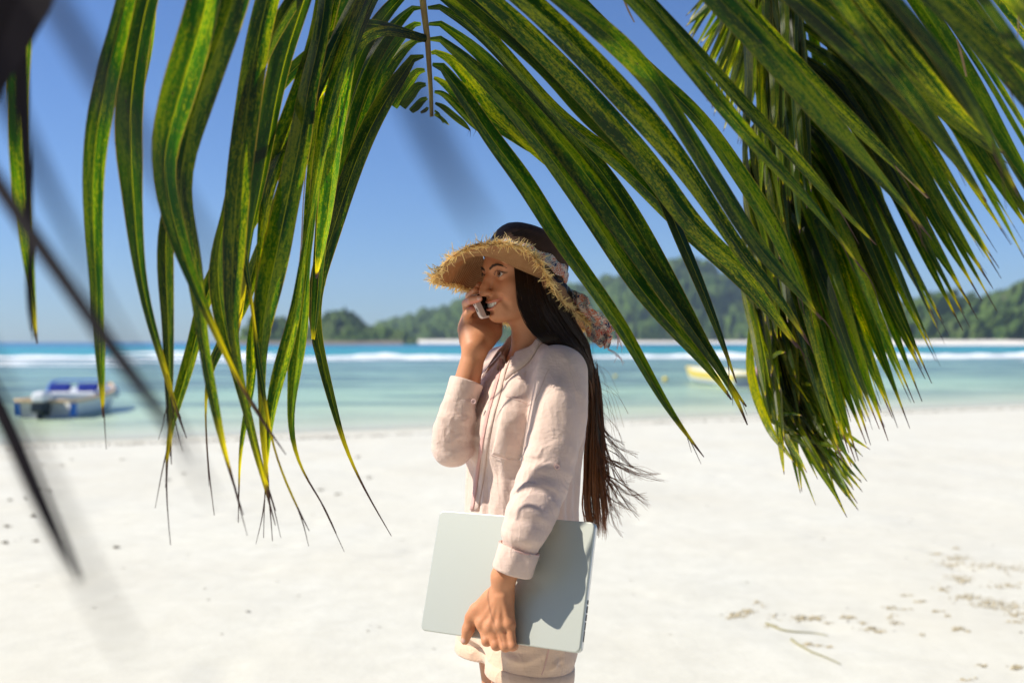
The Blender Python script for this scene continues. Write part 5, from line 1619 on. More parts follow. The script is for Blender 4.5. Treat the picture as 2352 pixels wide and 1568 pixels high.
# ---------------- laptop
def rounded_slab(c, ax, ay, az, hx, hz, th_, r, bev, name, mat, parent):
    """plate in the ax/az plane, thickness th_ along ay"""
    n = 10; out = []
    for sx, sz, a0 in ((1, 1, 0), (-1, 1, 1), (-1, -1, 2), (1, -1, 3)):
        for k in range(n):
            a = (a0 + k / (n - 1)) * math.pi / 2
            out.append((sx * (hx - r) + r * math.cos(a), sz * (hz - r) + r * math.sin(a)))
    out = np.array(out); m = len(out)
    cen = out * 0
    rows = []
    for (ins, y) in [(bev * 1.0, -th_ / 2), (bev * .45, -th_ / 2 + bev * .25), (bev * .1, -th_ / 2 + bev * .7), (0, -th_ / 2 + bev * 1.2), (0, th_ / 2 - bev), (bev * .3, th_ / 2 - bev * .3), (bev, th_ / 2)]:
        k = 1 - ins / np.array([hx, hz])
        rows.append([c + ax * x * k[0] + az * z * k[1] + ay * y for x, z in out])
    v = np.array(rows).reshape(-1, 3)
    R_n = len(rows)
    f = [(i * m + j, i * m + (j + 1) % m, (i + 1) * m + (j + 1) % m, (i + 1) * m + j) for i in range(R_n - 1) for j in range(m)]
    f.append(tuple(range(m))[::-1]); f.append(tuple((R_n - 1) * m + j for j in range(m)))
    return mesh(name, v, f, mat, parent, smooth=False)
def make_alu():
    t = NT("brushed_aluminium_lid")
    n = t.noise(t.obj, 900, 2, .6)
    return t.done(t.princ(color=(.52, .54, .49), metal=.45, rough=t.math('MULTIPLY_ADD', n, .06, .42), spec=.5, normal=t.bump(n, .02, .0002)))
m_alu = make_alu()
m_alu2 = simple("aluminium_edge", (.75, .75, .74), .32, .5, .7)
m_port = simple("port_black", (.02, .02, .02), .4)
LCc = LC
lap_root = empty("laptop", tuple(LCc + ly * .009 - lz * LH / 2))
tag(lap_root, "closed silver laptop held against the hip by its lower edge", "laptop")
rounded_slab(LC + ly * .0030, lx, ly, lz, LW / 2, LH / 2, .0060, .011, .0022, "lid", m_alu, lap_root)
rounded_slab(LC + ly * .0124, lx, ly, lz, LW / 2 - .0002, LH / 2 - .0002, .0112, .011, .0022, "base", m_alu2, lap_root)
mb = MB()
for z, l_, h_ in ((-.028, .0040, .0020), (-.042, .0065, .0022), (-.057, .0060, .0022), (-.073, .0075, .0016), (-.092, .0100, .0014)):
    mb.box(LC + ly * .0118 + lx * (LW / 2 + .0002) + lz * z, lx * .0006, ly * h_, lz * l_)
mb.build("ports", m_port, lap_root)

# ---------------- phone
pa = np.array([.60, .77, .16]); pa /= np.linalg.norm(pa)              # bottom edge -> top
pw = np.array([.41, -.14, -.90]); pw -= pa * (pw @ pa); pw /= np.linalg.norm(pw)
pn = np.cross(pw, pa); pn = pn if pn[1] < 0 else -pn                  # screen normal, to the face
pb = Z8(850, 372, 2.190)
PCn = pb + pa * .0625
phone = empty("mobile_phone", tuple(PCn)); tag(phone, "white and rose phone with black screen held to the face", "phone")
m_ph = simple("rose_white_phone_shell", (.80, .66, .60), .30, .5)
m_scr = simple("black_phone_glass", (.004, .004, .005), .06, .6)
rounded_slab(PCn + (-pn) * 0 , pw, -pn, pa, .0293, .0620, .0078, .0085, .0018, "case", m_ph, phone)
rounded_slab(PCn + pn * .0040, pw, -pn, pa, .0262, .0440, .0006, .0008, .0001, "screen", m_scr, phone)
mb = MB()
mb.box(PCn - pa * .0622 + pw * .008, pw * .004, pn * .0012, pa * .0003); mb.box(PCn - pa * .0622 - pw * .010, pw * .006, pn * .0010, pa * .0003)
mb.build("speaker_slot", m_port, phone)
# crown: ring plane tilted back
tilt = math.radians(24)
cu = hu * math.cos(tilt) - hf * math.sin(tilt)
cf = hf * math.cos(tilt) + hu * math.sin(tilt)
cl = hl
HC = HP(2, 0, 8)
def ring(phi, sc=1.0, h=0.0):
    """phi 0 = front, 90 deg = her left (near side)"""
    return HC + cf * math.cos(phi) * .0975 * sc + cl * math.sin(phi) * .0830 * sc + cu * h
# ================================================================== HAIR
def make_hair():
    t = NT("long_dark_brown_hair")
    a = t.n("ShaderNodeVertexColor", layer_name="Tint"); s = t.n("ShaderNodeSeparateColor"); t.l(a.outputs[0], s.inputs[0])
    c = t.mix(s.outputs[0], (.012, .005, .003), (.055, .020, .008))
    c = t.mix(t.math('MULTIPLY', s.outputs[1], .85), c, (.52, .20, .07))       # redder and lighter towards the ends
    p = t.princ(color=c, rough=.28, spec=.55)
    tc = t.mix(s.outputs[1], (.12, .035, .010), (.75, .27, .09))
    tr = t.n("ShaderNodeBsdfTranslucent"); t.l(tc, tr.inputs[0])
    return t.done(t.shmix(.28, p, tr.outputs[0]))
m_hair = make_hair()
# stations of the falling hair: left edge, right edge (photo grid), row, depth left/right, thickness behind
ST = [(1170, 1258, 552, 2.20, 2.20), (1178, 1262, 590, 2.185, 2.19), (1186, 1285, 650, 2.175, 2.20), (1196, 1300, 700, 2.165, 2.21), (1232, 1335, 760, 2.160, 2.24), (1262, 1352, 790, 2.150, 2.26),
      (1318, 1362, 830, 2.185, 2.28), (1344, 1378, 880, 2.24, 2.31), (1349, 1386, 950, 2.27, 2.33), (1342, 1391, 1030, 2.27, 2.34), (1339, 1391, 1110, 2.26, 2.34), (1338, 1398, 1170, 2.26, 2.34), (1352, 1400, 1222, 2.26, 2.34)]
ST = np.array(ST, float)
class Strands:
    def __init__(s): s.v = []; s.f = []; s.c = []; s.n = 0
    def add(s, P, w, rnd, lighten):
        n = len(P); P = np.asarray(P)
        T = np.gradient(P, axis=0); T /= np.linalg.norm(T, axis=1)[:, None] + 1e-9
        vw = CAMP - P + RNG.normal(0, .8, 3); vw /= np.linalg.norm(vw, axis=1)[:, None]
        S = np.cross(T, vw); S /= np.linalg.norm(S, axis=1)[:, None] + 1e-9
        U = np.cross(S, T)
        w = np.broadcast_to(w, (n,))[:, None]
        tri = [P + S * w, P - S * w * .5 + U * w * .8, P - S * w * .5 - U * w * .8]
        s.v.append(np.stack(tri, 1).reshape(-1, 3))
        i = np.arange(n - 1) * 3
        for a, b in ((0, 1), (1, 2), (2, 0)):
            s.f.append(np.stack([i + a, i + b, i + 3 + b, i + 3 + a], 1) + s.n)
        s.c.append(np.repeat(np.stack([np.full(n, rnd), lighten, np.zeros(n)], 1), 3, axis=0))
        s.n += n * 3
    def build(s, name, mat, parent):
        return mesh(name, np.vstack(s.v), np.vstack(s.f), mat, parent, col=np.vstack(s.c))
HS = Strands()
hr = np.random.default_rng(3)
NLK = 60
LK = [(hr.random() ** .9, hr.random(), hr.uniform(.86, 1.03), hr.random(), hr.uniform(0, 6.28), hr.uniform(.5, 1.6)) for _ in range(NLK)]
for k in range(2900):
    lk = LK[k % NLK]
    a = np.clip(lk[0] + hr.normal(0, .035), 0, 1)
    lay = np.clip(lk[1] + hr.normal(0, .12), 0, 1)
    pts = []
    endk = len(ST) - 1
    a2 = np.clip(lk[0] * .96 + .04 * math.sin(lk[4]) + hr.normal(0, .012), -.03, 1.05)
    for i, (xl, xr, y, dl_, dr_) in enumerate(ST[:endk + 1]):
        s_ = i / (len(ST) - 1)
        aa = a * (1 - s_) + a2 * s_ + .045 * math.sin(3.1 * s_ * 2 + lk[4])
        aa = min(max(aa, 0), 1)
        thick = np.interp(i, [0, 4, 7, 12], [.05, .07, .055, .05])
        d = dl_ + (dr_ - dl_) * aa + lay * thick - .010 * math.sin(math.pi * aa)
        pts.append(W(xl + (xr - xl) * aa + hr.normal(0, .7), y, d))
    pts[-1] = pts[-1] + hr.normal(0, .004, 3) + np.array([0, 0, hr.uniform(-.012, .02)])
    P = spline(pts, 44)[:max(30, int(44 * min(1, lk[2] * hr.uniform(.95, 1.02))))]
    P = P[(P - HC) @ cu < .004]
    u = np.linspace(0, 1, len(P))
    HS.add(P, .00072 * (1 - .7 * u ** 3), np.clip(lk[3] + hr.normal(0, .15), 0, 1), np.clip((u - .30) * 1.5, 0, 1) ** 1.2 * lk[5] * hr.uniform(.6, 1.1))
# wind-blown strands off the back
tipsW = [(1500, 1100), (1506, 1108), (1470, 1085), (1450, 1045), (1482, 1135), (1490, 1150), (1440, 1172), (1452, 1185), (1430, 1200), (1462, 1120), (1425, 1180), (1408, 1190), (1434, 1130), (1465, 1160), (1418, 1205)]
for ci in range(34):
    tx, ty = tipsW[ci % len(tipsW)]
    tx += hr.normal(0, 12) - 8; ty += hr.normal(0, 12)
    y0 = min(hr.uniform(960, 1130), ty - 50)
    x0 = np.interp(y0, ST[:, 2], ST[:, 1]) - hr.uniform(2, 14)
    d0 = 2.29 + hr.uniform(-.03, .05)
    fx, fy = hr.uniform(.25, .42), hr.uniform(.36, .52)
    j1, j2 = hr.normal(0, 5, 2), hr.normal(0, 5, 2)
    for k in range(hr.integers(3, 11)):
        e = hr.normal(0, .9, 8) * (1 + (k == 0) * 2)
        q = [W(x0 - 10, y0 - 130, d0), W(x0 + e[0], y0 + e[1], d0), W(x0 + (tx - x0) * fx + j1[0] + e[2], y0 + (ty - y0) * fy + j1[1] + e[3], d0 - .01),
             W(x0 + (tx - x0) * .68 + j2[0] + e[4] * 1.6, y0 + (ty - y0) * .80 + j2[1] + e[5] * 1.6, d0 - .03), W(tx + e[6] * 3.5, ty + e[7] * 3.5, d0 - .05)]
        P = spline(q, 26); u = np.linspace(0, 1, 26)
        HS.add(P, .00058 * (1 - .6 * u ** 2), hr.random(), np.clip(u * 1.2 - .1, 0, 1) * hr.uniform(.4, 1))
for k in range(26):      # single flyaways higher up
    y0 = hr.uniform(800, 1000); x0 = np.interp(y0, ST[:, 2], ST[:, 1]) - 4
    tx, ty = x0 + hr.uniform(18, 75), y0 + hr.uniform(60, 190); d0 = 2.29
    P = spline([W(x0 - 4, y0 - 60, d0), W(x0, y0, d0), W(x0 + (tx - x0) * .6, y0 + (ty - y0) * .35 + hr.normal(0, 5), d0), W(tx, ty, d0 - .02)], 20)
    HS.add(P, .00028, hr.random(), np.full(20, .6))
for k in range(150):     # strands that cross the collar and the shoulder seam, and frame the face
    x0 = hr.uniform(1180, 1200) if k % 2 else hr.uniform(1190, 1225)
    q = [W(x0, 600, 2.165), W(x0 + 4, 650, 2.150), W(x0 + hr.uniform(8, 16), 700, 2.145), W(x0 + 34 + hr.normal(0, 3), 752, 2.140), W(x0 + 66 + hr.normal(0, 4), 784, 2.135), W(x0 + 110 + hr.normal(0, 5), 802, 2.13 + .03), W(1340 + hr.normal(0, 5), 828, 2.19), W(1360, 880, 2.26)]
    P = spline(q, 30); P = P[(P - HC) @ cu < .004]; HS.add(P, .0006, hr.random() * .6, np.zeros(len(P)))
for k in range(160):     # far side, behind the neck and down on the far shoulder
    q = [HP(20 + hr.uniform(-10, 10), -72, 20), HP(8, -74 + hr.normal(0, 3), -50), HP(-10, -70, -110), W(1172 + hr.normal(0, 5), 790, 2.36), W(1150 + hr.normal(0, 8), 812, 2.40)]
    P = spline(q, 22); HS.add(P, .0007, hr.random() * .5, np.zeros(22))
hair = HS.build("hair", m_hair, person)
hair["label"] = "long dark brown hair falling down the back, its ends blown by the wind"
# solid cap of hair on the skull so no scalp shows between strands
C_ = SDF()
C_.ell(HP(-18, 0, 30), (.096, .080, .088), HM)
C_.ell(HP(-30, 0, -25), (.075, .078, .085), HM, k=.03)
C_.cone(HP(-45, 10, -60), W(1330, 830, 2.30), .058, .022, k=.03)
C_.cone(W(1330, 830, 2.30), W(1368, 960, 2.315), .022, .014, k=.02)
C_.cone(W(1368, 960, 2.315), W(1367, 1100, 2.315), .014, .006, k=.01)
C_.ell(HP(85, 0, -10), (.085, .100, .125), HM, k=.010, op='s')
C_.cone(HP(20, 0, -60), NB + [-.02, -.02, 0], .070, .078, k=.01, op='s')
C_.ops.append(('s', (lambda q: -((q - HC) @ cu) - .002), .002, HC, .3))
V, F = surface_nets(C_, [-.26, 1.95, 1.05], [.30, 2.50, 1.80], .0035)
V = smooth_mesh(V, F, 2, .5)
N = normals(V, F)
V = V + N * (vnoise(np.stack([V[:, 0] * 190, V[:, 1] * 190, V[:, 2] * 9], 1), 71) * .0016)[:, None]
mesh("hair_mass", V, F, m_hair, hair, col=np.stack([np.full(len(V), .1), np.zeros(len(V)), np.zeros(len(V))], 1))

# ================================================================== SUN HAT
def make_straw(name, ca, cb, scale=520, trans=.0, dark=.5, rough=.75):
    """uv: u around, v = metres across the braid"""
    t = NT(name)
    sep = t.n("ShaderNodeSeparateXYZ"); t.l(t.uv, sep.inputs[0])
    row = t.math('MULTIPLY', sep.outputs[1], 1.0 / .0042)
    fr = t.math('FRACT', row)
    gro = t.math('ABSOLUTE', t.math('SUBTRACT', fr, .5))
    groove = t.ramp(gro, [(.30, 0.0), (.46, 1.0)])
    st = t.math('FRACT', t.math('MULTIPLY_ADD', sep.outputs[0], 200, t.math('MULTIPLY', t.math('FLOOR', row), .5)))
    stitch = t.ramp(t.math('ABSOLUTE', t.math('SUBTRACT', st, .5)), [(.25, 0.0), (.5, 1.0)])
    n = t.noise(t.obj, 60, 3, .6)
    c = t.mix(t.ramp(n, [(.3, 0.0), (.7, 1.0)]), ca, cb)
    c = t.mix(t.math('MULTIPLY', stitch, .35), c, tuple(x * .5 for x in ca))
    c = t.mix(t.math('MULTIPLY', groove, dark), c, tuple(x * .12 for x in ca))
    h = t.math('SUBTRACT', t.math('SUBTRACT', 1.0, groove), t.math('MULTIPLY', stitch, .35))
    nb = t.bump(h, .6, .0012)
    a = t.princ(color=c, rough=rough, spec=.12, normal=nb)
    if trans > 0:
        tr = t.n("ShaderNodeBsdfTranslucent"); t.l(c, tr.inputs[0])
        a = t.shmix(trans, a, tr.outputs[0])
    return t.done(a)
m_brim = make_straw("brown_woven_straw_brim", (.50, .25, .11), (.62, .34, .16), trans=.34, dark=.75)
m_crown = make_straw("dark_brown_woven_crown", (.075, .036, .020), (.12, .060, .034), dark=.85, rough=.6)
m_fringe = simple("raffia_fringe", (.78, .55, .24), .6, .4, nz=.25, nscale=60)
def make_fringe():
    t = NT("pale_raffia")
    n = t.noise(t.obj, 45, 3, .6)
    c = t.mix(n, (.88, .58, .20), (.99, .80, .40))
    a = t.princ(color=c, rough=.55, spec=.4)
    tr = t.n("ShaderNodeBsdfTranslucent"); t.l(c, tr.inputs[0])
    return t.done(t.shmix(.38, a, tr.outputs[0]))
m_fringe = make_fringe()
def brim_drop(ph):
    return -.026 * max(0.0, math.sin(ph * 1.22) if ph < 2.58 else 0.0) ** 1.2
NPHI = 120
rows, uvs = [], []
prof = [(1.03, .005), (1.03, .012), (1.02, .026), (1.00, .041), (.97, .055), (.925, .068), (.865, .078), (.79, .0865), (.69, .0925), (.56, .097), (.40, .0995), (.21, .1010), (.0, .1013)]
lens = 0; prev = None
for (sc, h) in prof:
    if prev: lens += math.hypot((sc - prev[0]) * .095, h - prev[1])
    prev = (sc, h)
    for j in range(NPHI):
        ph = 2 * math.pi * j / NPHI
        w = 1 + .012 * math.sin(2 * ph + 1) * (h > .02)
        dent = -.006 * math.exp(-((ph - 4.2) / .5) ** 2) * (h > .09)
        rows.append(ring(ph, sc * w, h + dent + (brim_drop(ph) if h < .01 else 0))); uvs.append((j / NPHI, lens))
nr = len(prof)
f = [(i * NPHI + j, i * NPHI + (j + 1) % NPHI, (i + 1) * NPHI + (j + 1) % NPHI, (i + 1) * NPHI + j) for i in range(nr - 1) for j in range(NPHI)]
hat = mesh("sun_hat", np.array(rows), np.array(f), m_crown, person, uv=np.array(uvs))
hat["label"] = "dark brown straw sun hat with a wide frayed brim"
# brim: outer edge surveyed, going round from the front over the near side to the back
OUT = [(0, 122, 668, 2.115), (14, 190, 560, 2.055), (26, 310, 445, 2.015), (38, 450, 352, 1.995), (50, 620, 298, 1.990), (64, 810, 280, 2.000), (78, 985, 305, 2.020), (90, 1110, 360, 2.040), (102, 1215, 455, 2.065),
       (115, 1290, 590, 2.095), (128, 1365, 745, 2.130), (141, 1475, 890, 2.175), (154, 1610, 1015, 2.230), (167, 1745, 1110, 2.300), (180, 1800, 1150, 2.390), (196, 1690, 1190, 2.480), (214, 1420, 1210, 2.530), (232, 1120, 1165, 2.525),
       (250, 905, 1120, 2.490), (268, 760, 1010, 2.440), (286, 640, 880, 2.385), (304, 500, 785, 2.320), (322, 360, 735, 2.250), (341, 215, 705, 2.180), (360, 122, 668, 2.115)]
OUT = np.array(OUT, float)
ph_k = np.radians(OUT[:, 0]); P_k = np.array([R1(x, y, d) for _, x, y, d in OUT])
def outer(phi):
    phi = phi % (2 * math.pi)
    i = min(np.searchsorted(ph_k, phi, side='right') - 1, len(ph_k) - 2)
    n_ = len(ph_k) - 1
    p0, p1, p2_, p3 = P_k[(i - 1) % n_], P_k[i], P_k[i + 1], P_k[(i + 2) % n_ if i + 2 > n_ else i + 2]
    t = (phi - ph_k[i]) / (ph_k[i + 1] - ph_k[i])
    m1 = (p2_ - p0) / 2; m2 = (p3 - p1) / 2
    return (2*t**3-3*t*t+1)*p1 + (t**3-2*t*t+t)*m1 + (-2*t**3+3*t*t)*p2_ + (t**3-t*t)*m2
NB_ = 180; NR_ = 22
G = np.zeros((NR_, NB_, 3)); UVb = np.zeros((NR_, NB_, 2))
for j in range(NB_):
    ph = 2 * math.pi * j / NB_
    a = ring(ph, 1.02, brim_drop(ph)); b = outer(ph)
    L = np.linalg.norm(b - a)
    rad = cf * math.cos(ph) * .1 + cl * math.sin(ph) * .09; rad /= np.linalg.norm(rad)
    ma = rad * L * .9 - cu * L * .25 ; mb_ = (b - a) * 1.0 - hu * .01
    for i in range(NR_):
        t = i / (NR_ - 1)
        p = (2*t**3-3*t*t+1)*a + (t**3-2*t*t+t)*ma + (-2*t**3+3*t*t)*b + (t**3-t*t)*mb_
        wob = .0030 * math.sin(ph * 9 + 1.3) * t * t + .0015 * math.sin(ph * 17) * t * t
        G[i, j] = p + cu * wob
        UVb[i, j] = (ph / (2 * math.pi) * 1.8, t * L)
V1 = G.reshape(-1, 3)
gn = np.cross(np.gradient(G, axis=0), np.roll(G, -1, 1) - np.roll(G, 1, 1)); gn /= np.linalg.norm(gn, axis=2)[..., None]
V2 = (G + gn * .0012 * (1 if gn[2, 0] @ cu > 0 else -1)).reshape(-1, 3)
f = []
for i in range(NR_ - 1):
    for j in range(NB_):
        j2 = (j + 1) % NB_
        f.append((i * NB_ + j, i * NB_ + j2, (i + 1) * NB_ + j2, (i + 1) * NB_ + j))
K0 = NR_ * NB_
f2 = [tuple(K0 + q for q in reversed(t_)) for t_ in f]
rim = [((NR_ - 1) * NB_ + j, (NR_ - 1) * NB_ + (j + 1) % NB_, K0 + (NR_ - 1) * NB_ + (j + 1) % NB_, K0 + (NR_ - 1) * NB_ + j) for j in range(NB_)]
uvb = np.vstack([UVb.reshape(-1, 2)] * 2)
brim = mesh("brim", np.vstack([V1, V2]), np.array(f + f2 + rim), m_brim, hat, uv=uvb)
# frayed raffia edge
FR = Strands()
fr_ = np.random.default_rng(9)
def ribbon(store, P, w0, w1, nrm):
    P = np.asarray(P); n = len(P)
    T = np.gradient(P, axis=0); T /= np.linalg.norm(T, axis=1)[:, None] + 1e-9
    S = np.cross(T, nrm); S /= np.linalg.norm(S, axis=1)[:, None] + 1e-9
    w = np.linspace(w0, w1, n)[:, None]
    store[0].append(np.stack([P - S * w, P + S * w], 1).reshape(-1, 3))
    for i in range(n - 1):
        b = store[2] + 2 * i; store[1].append((b, b + 1, b + 3, b + 2))
    store[2] += 2 * n
st_ = [[], [], 0]
for k in range(1900):
    ph = fr_.uniform(0, 2 * math.pi)
    e = outer(ph); e2 = outer(ph + .02); tg = e2 - e; tg /= np.linalg.norm(tg)
    a = ring(ph, 1.02, 0); out = e - a; out -= tg * (out @ tg); out /= np.linalg.norm(out)
    up = np.cross(tg, out); up = up if up[2] > 0 else -up
    clump = vnoise(np.array([[ph * 16, 0, 0]]), 4)[0]
    d = out * fr_.uniform(-.25, 1.0) + tg * fr_.normal(0, .75) + up * fr_.normal(.15, .65) + tg * clump * .4
    d /= np.linalg.norm(d)
    ln = fr_.uniform(.009, .022) * (1 + .35 * clump) + (fr_.random() < .06) * .010
    base = e - out * fr_.uniform(.0, .011) + up * fr_.normal(0, .0022)
    bend = fr_.normal(0, .35, 3)
    P = [base, base + d * ln * .4, base + d * ln * .75 + bend * ln * .12, base + d * ln + bend * ln * .35]
    ribbon(st_, P, fr_.uniform(.0008, .0018), .0005, fr_.normal(0, 1, 3))
# binding braid along the edge
for k in range(700):
    ph = 2 * math.pi * k / 700 + fr_.uniform(-.01, .01)
    e = outer(ph) ; e2 = outer(ph + fr_.uniform(.03, .09)); a = ring(ph, 1.02, 0); out = (e - a) / np.linalg.norm(e - a)
    off = fr_.normal(0, .0022, 3)
    ribbon(st_, [e - out * .007 + off, (e + e2) / 2 - out * .001 + off * 1.4, e2 - out * .006 - off], .0011, .0008, fr_.normal(0, 1, 3))
mesh("straw_fringe", np.vstack(st_[0]), np.array(st_[1]), m_fringe, hat)

# patterned scarf: band round the crown and the knotted tails at the back
def make_scarf():
    t = NT("patterned_scarf_cloth")
    nz_ = t.n("ShaderNodeTexNoise"); nz_.inputs["Scale"].default_value = 60; t.l(t.obj, nz_.inputs[0])
    V_ = t.mix(.022, t.obj, nz_.outputs[1])
    v = t.n("ShaderNodeTexVoronoi", feature='F1'); v.inputs["Scale"].default_value = 85; t.l(V_, v.inputs[0])
    v2 = t.n("ShaderNodeTexVoronoi", feature='F1'); v2.inputs["Scale"].default_value = 150; t.l(V_, v2.inputs[0])
    d = v.outputs["Distance"]
    rings = t.math('FRACT', t.math('MULTIPLY', d, 3.6))
    hs = t.n("ShaderNodeSeparateColor"); t.l(v.outputs["Color"], hs.inputs[0])
    pal = t.ramp(hs.outputs[0], [(0.0, (.75, .20, .08)), (.28, (.03, .05, .14)), (.45, (.80, .62, .52)), (.62, (.62, .13, .10)), (.8, (.25, .38, .40)), (1.0, (.85, .75, .66))], 'CONSTANT')
    c = t.mix(t.ramp(rings, [(.42, 0.0), (.5, 1.0)]), (.82, .68, .58), pal)
    c = t.mix(t.ramp(rings, [(.40, 0.0), (.44, 1.0), (.50, 0.0)]), c, (.03, .05, .13))
    c = t.mix(t.math('MULTIPLY', t.ramp(v2.outputs["Distance"], [(.18, 1.0), (.28, 0.0)]), .8), c, (.72, .22, .10))
    a = t.princ(color=c, rough=.7, spec=.2)
    tr = t.n("ShaderNodeBsdfTranslucent"); t.l(c, tr.inputs[0])
    return t.done(t.shmix(.3, a, tr.outputs[0]))
m_scarf = make_scarf()
rows = []
for (sc, h) in [(1.035, .006), (1.060, .009), (1.065, .016), (1.055, .026), (1.045, .032), (1.025, .035)]:
    rows.append([ring(2 * math.pi * j / 100, sc + .012 * math.sin(j * 1.9 + h * 120) * .5, h + .0035 * math.sin(j * .7 + 2)) for j in range(100)])
v = np.array(rows).reshape(-1, 3)
f = [(i * 100 + j, i * 100 + (j + 1) % 100, (i + 1) * 100 + (j + 1) % 100, (i + 1) * 100 + j) for i in range(5) for j in range(100)]
scarf = mesh("scarf", v, np.array(f), m_scarf, hat)
def cloth_grid(corners_rows, name, seed, amp=.006):
    """rows of surveyed points -> smooth cloth"""
    A = [spline(r, 26) for r in corners_rows]
    A = np.array(A); G = np.array([spline(A[:, j], 22) for j in range(26)]).transpose(1, 0, 2)
    Q = G.reshape(-1, 3)
    nn = np.cross(np.gradient(G, axis=0), np.gradient(G, axis=1)); nn /= np.linalg.norm(nn, axis=2)[..., None] + 1e-9
    u = np.linspace(0, 1, 26)[None]; w = np.linspace(0, 1, 22)[:, None]
    ph = fbm(Q * 14, seed, 2).reshape(22, 26)
    G = G + nn * (amp * np.sin(u * 15 + w * 3 + ph * 2.2) * .7 + amp * .5 * ph)[..., None]
    return sheet(G, name, m_scarf, scarf, .0006)
knot = R1(1470, 760, 2.30)
cloth_grid([[R1(1462, 720, 2.28), R1(1600, 770, 2.25), R1(1742, 832, 2.22)],
            [R1(1475, 770, 2.27), R1(1640, 860, 2.24), R1(1752, 880, 2.22)],
            [R1(1520, 850, 2.27), R1(1660, 930, 2.24), R1(1790, 980, 2.23)],
            [R1(1600, 930, 2.27), R1(1740, 1010, 2.24), R1(1850, 1000, 2.23)],
            [R1(1700, 1010, 2.28), R1(1830, 1090, 2.25), R1(1935, 1080, 2.24)],
            [R1(1770, 1110, 2.29), R1(1900, 1180, 2.26), R1(2035, 1195, 2.25)]], "scarf_tail", 5)
cloth_grid([[R1(1560, 900, 2.31), R1(1700, 960, 2.29), R1(1800, 960, 2.28)],
            [R1(1690, 1080, 2.32), R1(1800, 1110, 2.30), R1(1930, 1120, 2.28)],
            [R1(1720, 1210, 2.33), R1(1840, 1200, 2.31), R1(1980, 1210, 2.29)],
            [R1(1770, 1290, 2.33), R1(1870, 1300, 2.31), R1(1970, 1290, 2.30)],
            [R1(1850, 1330, 2.33), R1(1900, 1350, 2.32), R1(1945, 1370, 2.31)]], "scarf_tail", 9)
_mt = simple("scarf_thread_pink", (.78, .45, .40), .8)
for base, end, n_ in ((R1(2030, 1205, 2.25), R1(2062, 1355, 2.25), 7), (R1(1940, 1370, 2.31), R1(2095, 1492, 2.31), 6)):
    mb = MB()
    for k in range(n_):
        e = end + fr_.normal(0, .006, 3); m = (base + end) / 2 + fr_.normal(0, .004, 3)
        mb.tube(spline([base + fr_.normal(0, .002, 3), m, e], 10), .00045, 4)
    mb.build("scarf_threads", _mt, scarf)
# ================================================================== BOATS, BUOYS, LITTER, VEGETATION
def hull(name, parent, stern, hd, L, B, H, mat_side, mat_in, transom_rake=.12, sheer=.25, band=None):
    """open boat hull: outer skin, gunwale, inner skin. hd = heading unit vector (x, y)"""
    hd = np.array([hd[0], hd[1], 0.]); hd /= np.linalg.norm(hd); sd = np.array([hd[1], -hd[0], 0.])
    n = 26
    def sect(t, k):          # k 0..1 from keel to gunwale
        b = B / 2 * (1 - max(0, (t - .45) / .55) ** 2.2) * (1 if t > 0 else 1)
        z0 = -.22 * (1 - t ** 6) + .10 * t ** 5
        top = H * (1 + sheer * t ** 2.2)
        z = z0 + (top - z0) * k ** 1.15
        y = b * (min(1, .35 + k * 1.4) if k > 0 else .0) ** .8 * (.80 + .20 * k)
        x = L * t + (transom_rake * -k if t == 0 else 0) + .35 * k * t ** 6
        return x, y, z
    ks = np.linspace(0, 1, 9)
    def P(x, y, z): return stern + hd * x + sd * y + np.array([0, 0, z])
    V = []; ts = np.linspace(0, 1, n)
    for t in ts:
        row = [sect(t, k) for k in ks]
        V += [P(x, -y, z) for x, y, z in row[::-1]] + [P(x, y, z) for x, y, z in row[1:]]
    m = 2 * len(ks) - 1
    f = [(i * m + j, i * m + j + 1, (i + 1) * m + j + 1, (i + 1) * m + j) for i in range(n - 1) for j in range(m - 1)]
    f.append(tuple(range(m)))
    shell = mesh("hull", np.array(V), f, mat_side, parent, smooth=True)
    inn = []
    for t in ts:
        row = [sect(min(t, .985), k) for k in (1, .55, .30)]
        dx = .05 if t == 0 else 0
        inn += [P(x + dx, -max(y - .07, 0), z + .004) for x, y, z in row] + [P(x + dx, max(y - .07, 0), z + .004) for x, y, z in row[::-1]]
    f = [(i * 6 + j, (i + 1) * 6 + j, (i + 1) * 6 + j + 1, i * 6 + j + 1) for i in range(n - 1) for j in range(5)]
    mesh("inner_hull", np.array(inn), f, mat_in, parent, smooth=True)
    return P, sect, ts
def rail(P, sect, ts, w, h, mat, parent, name="gunwale"):
    mb = MB()
    for sg in (-1, 1):
        pts = [P(sect(t, 1)[0], sg * (sect(t, 1)[1] - .02), sect(t, 1)[2] + h * .3) for t in ts]
        mb.tube(pts, w, 6)
    a = [P(sect(0, 1)[0], q * sect(0, 1)[1], sect(0, 1)[2] + h * .3) for q in np.linspace(-1, 1, 6)]
    mb.tube(a, w, 6)
    return mb.build(name, mat, parent, smooth=True)
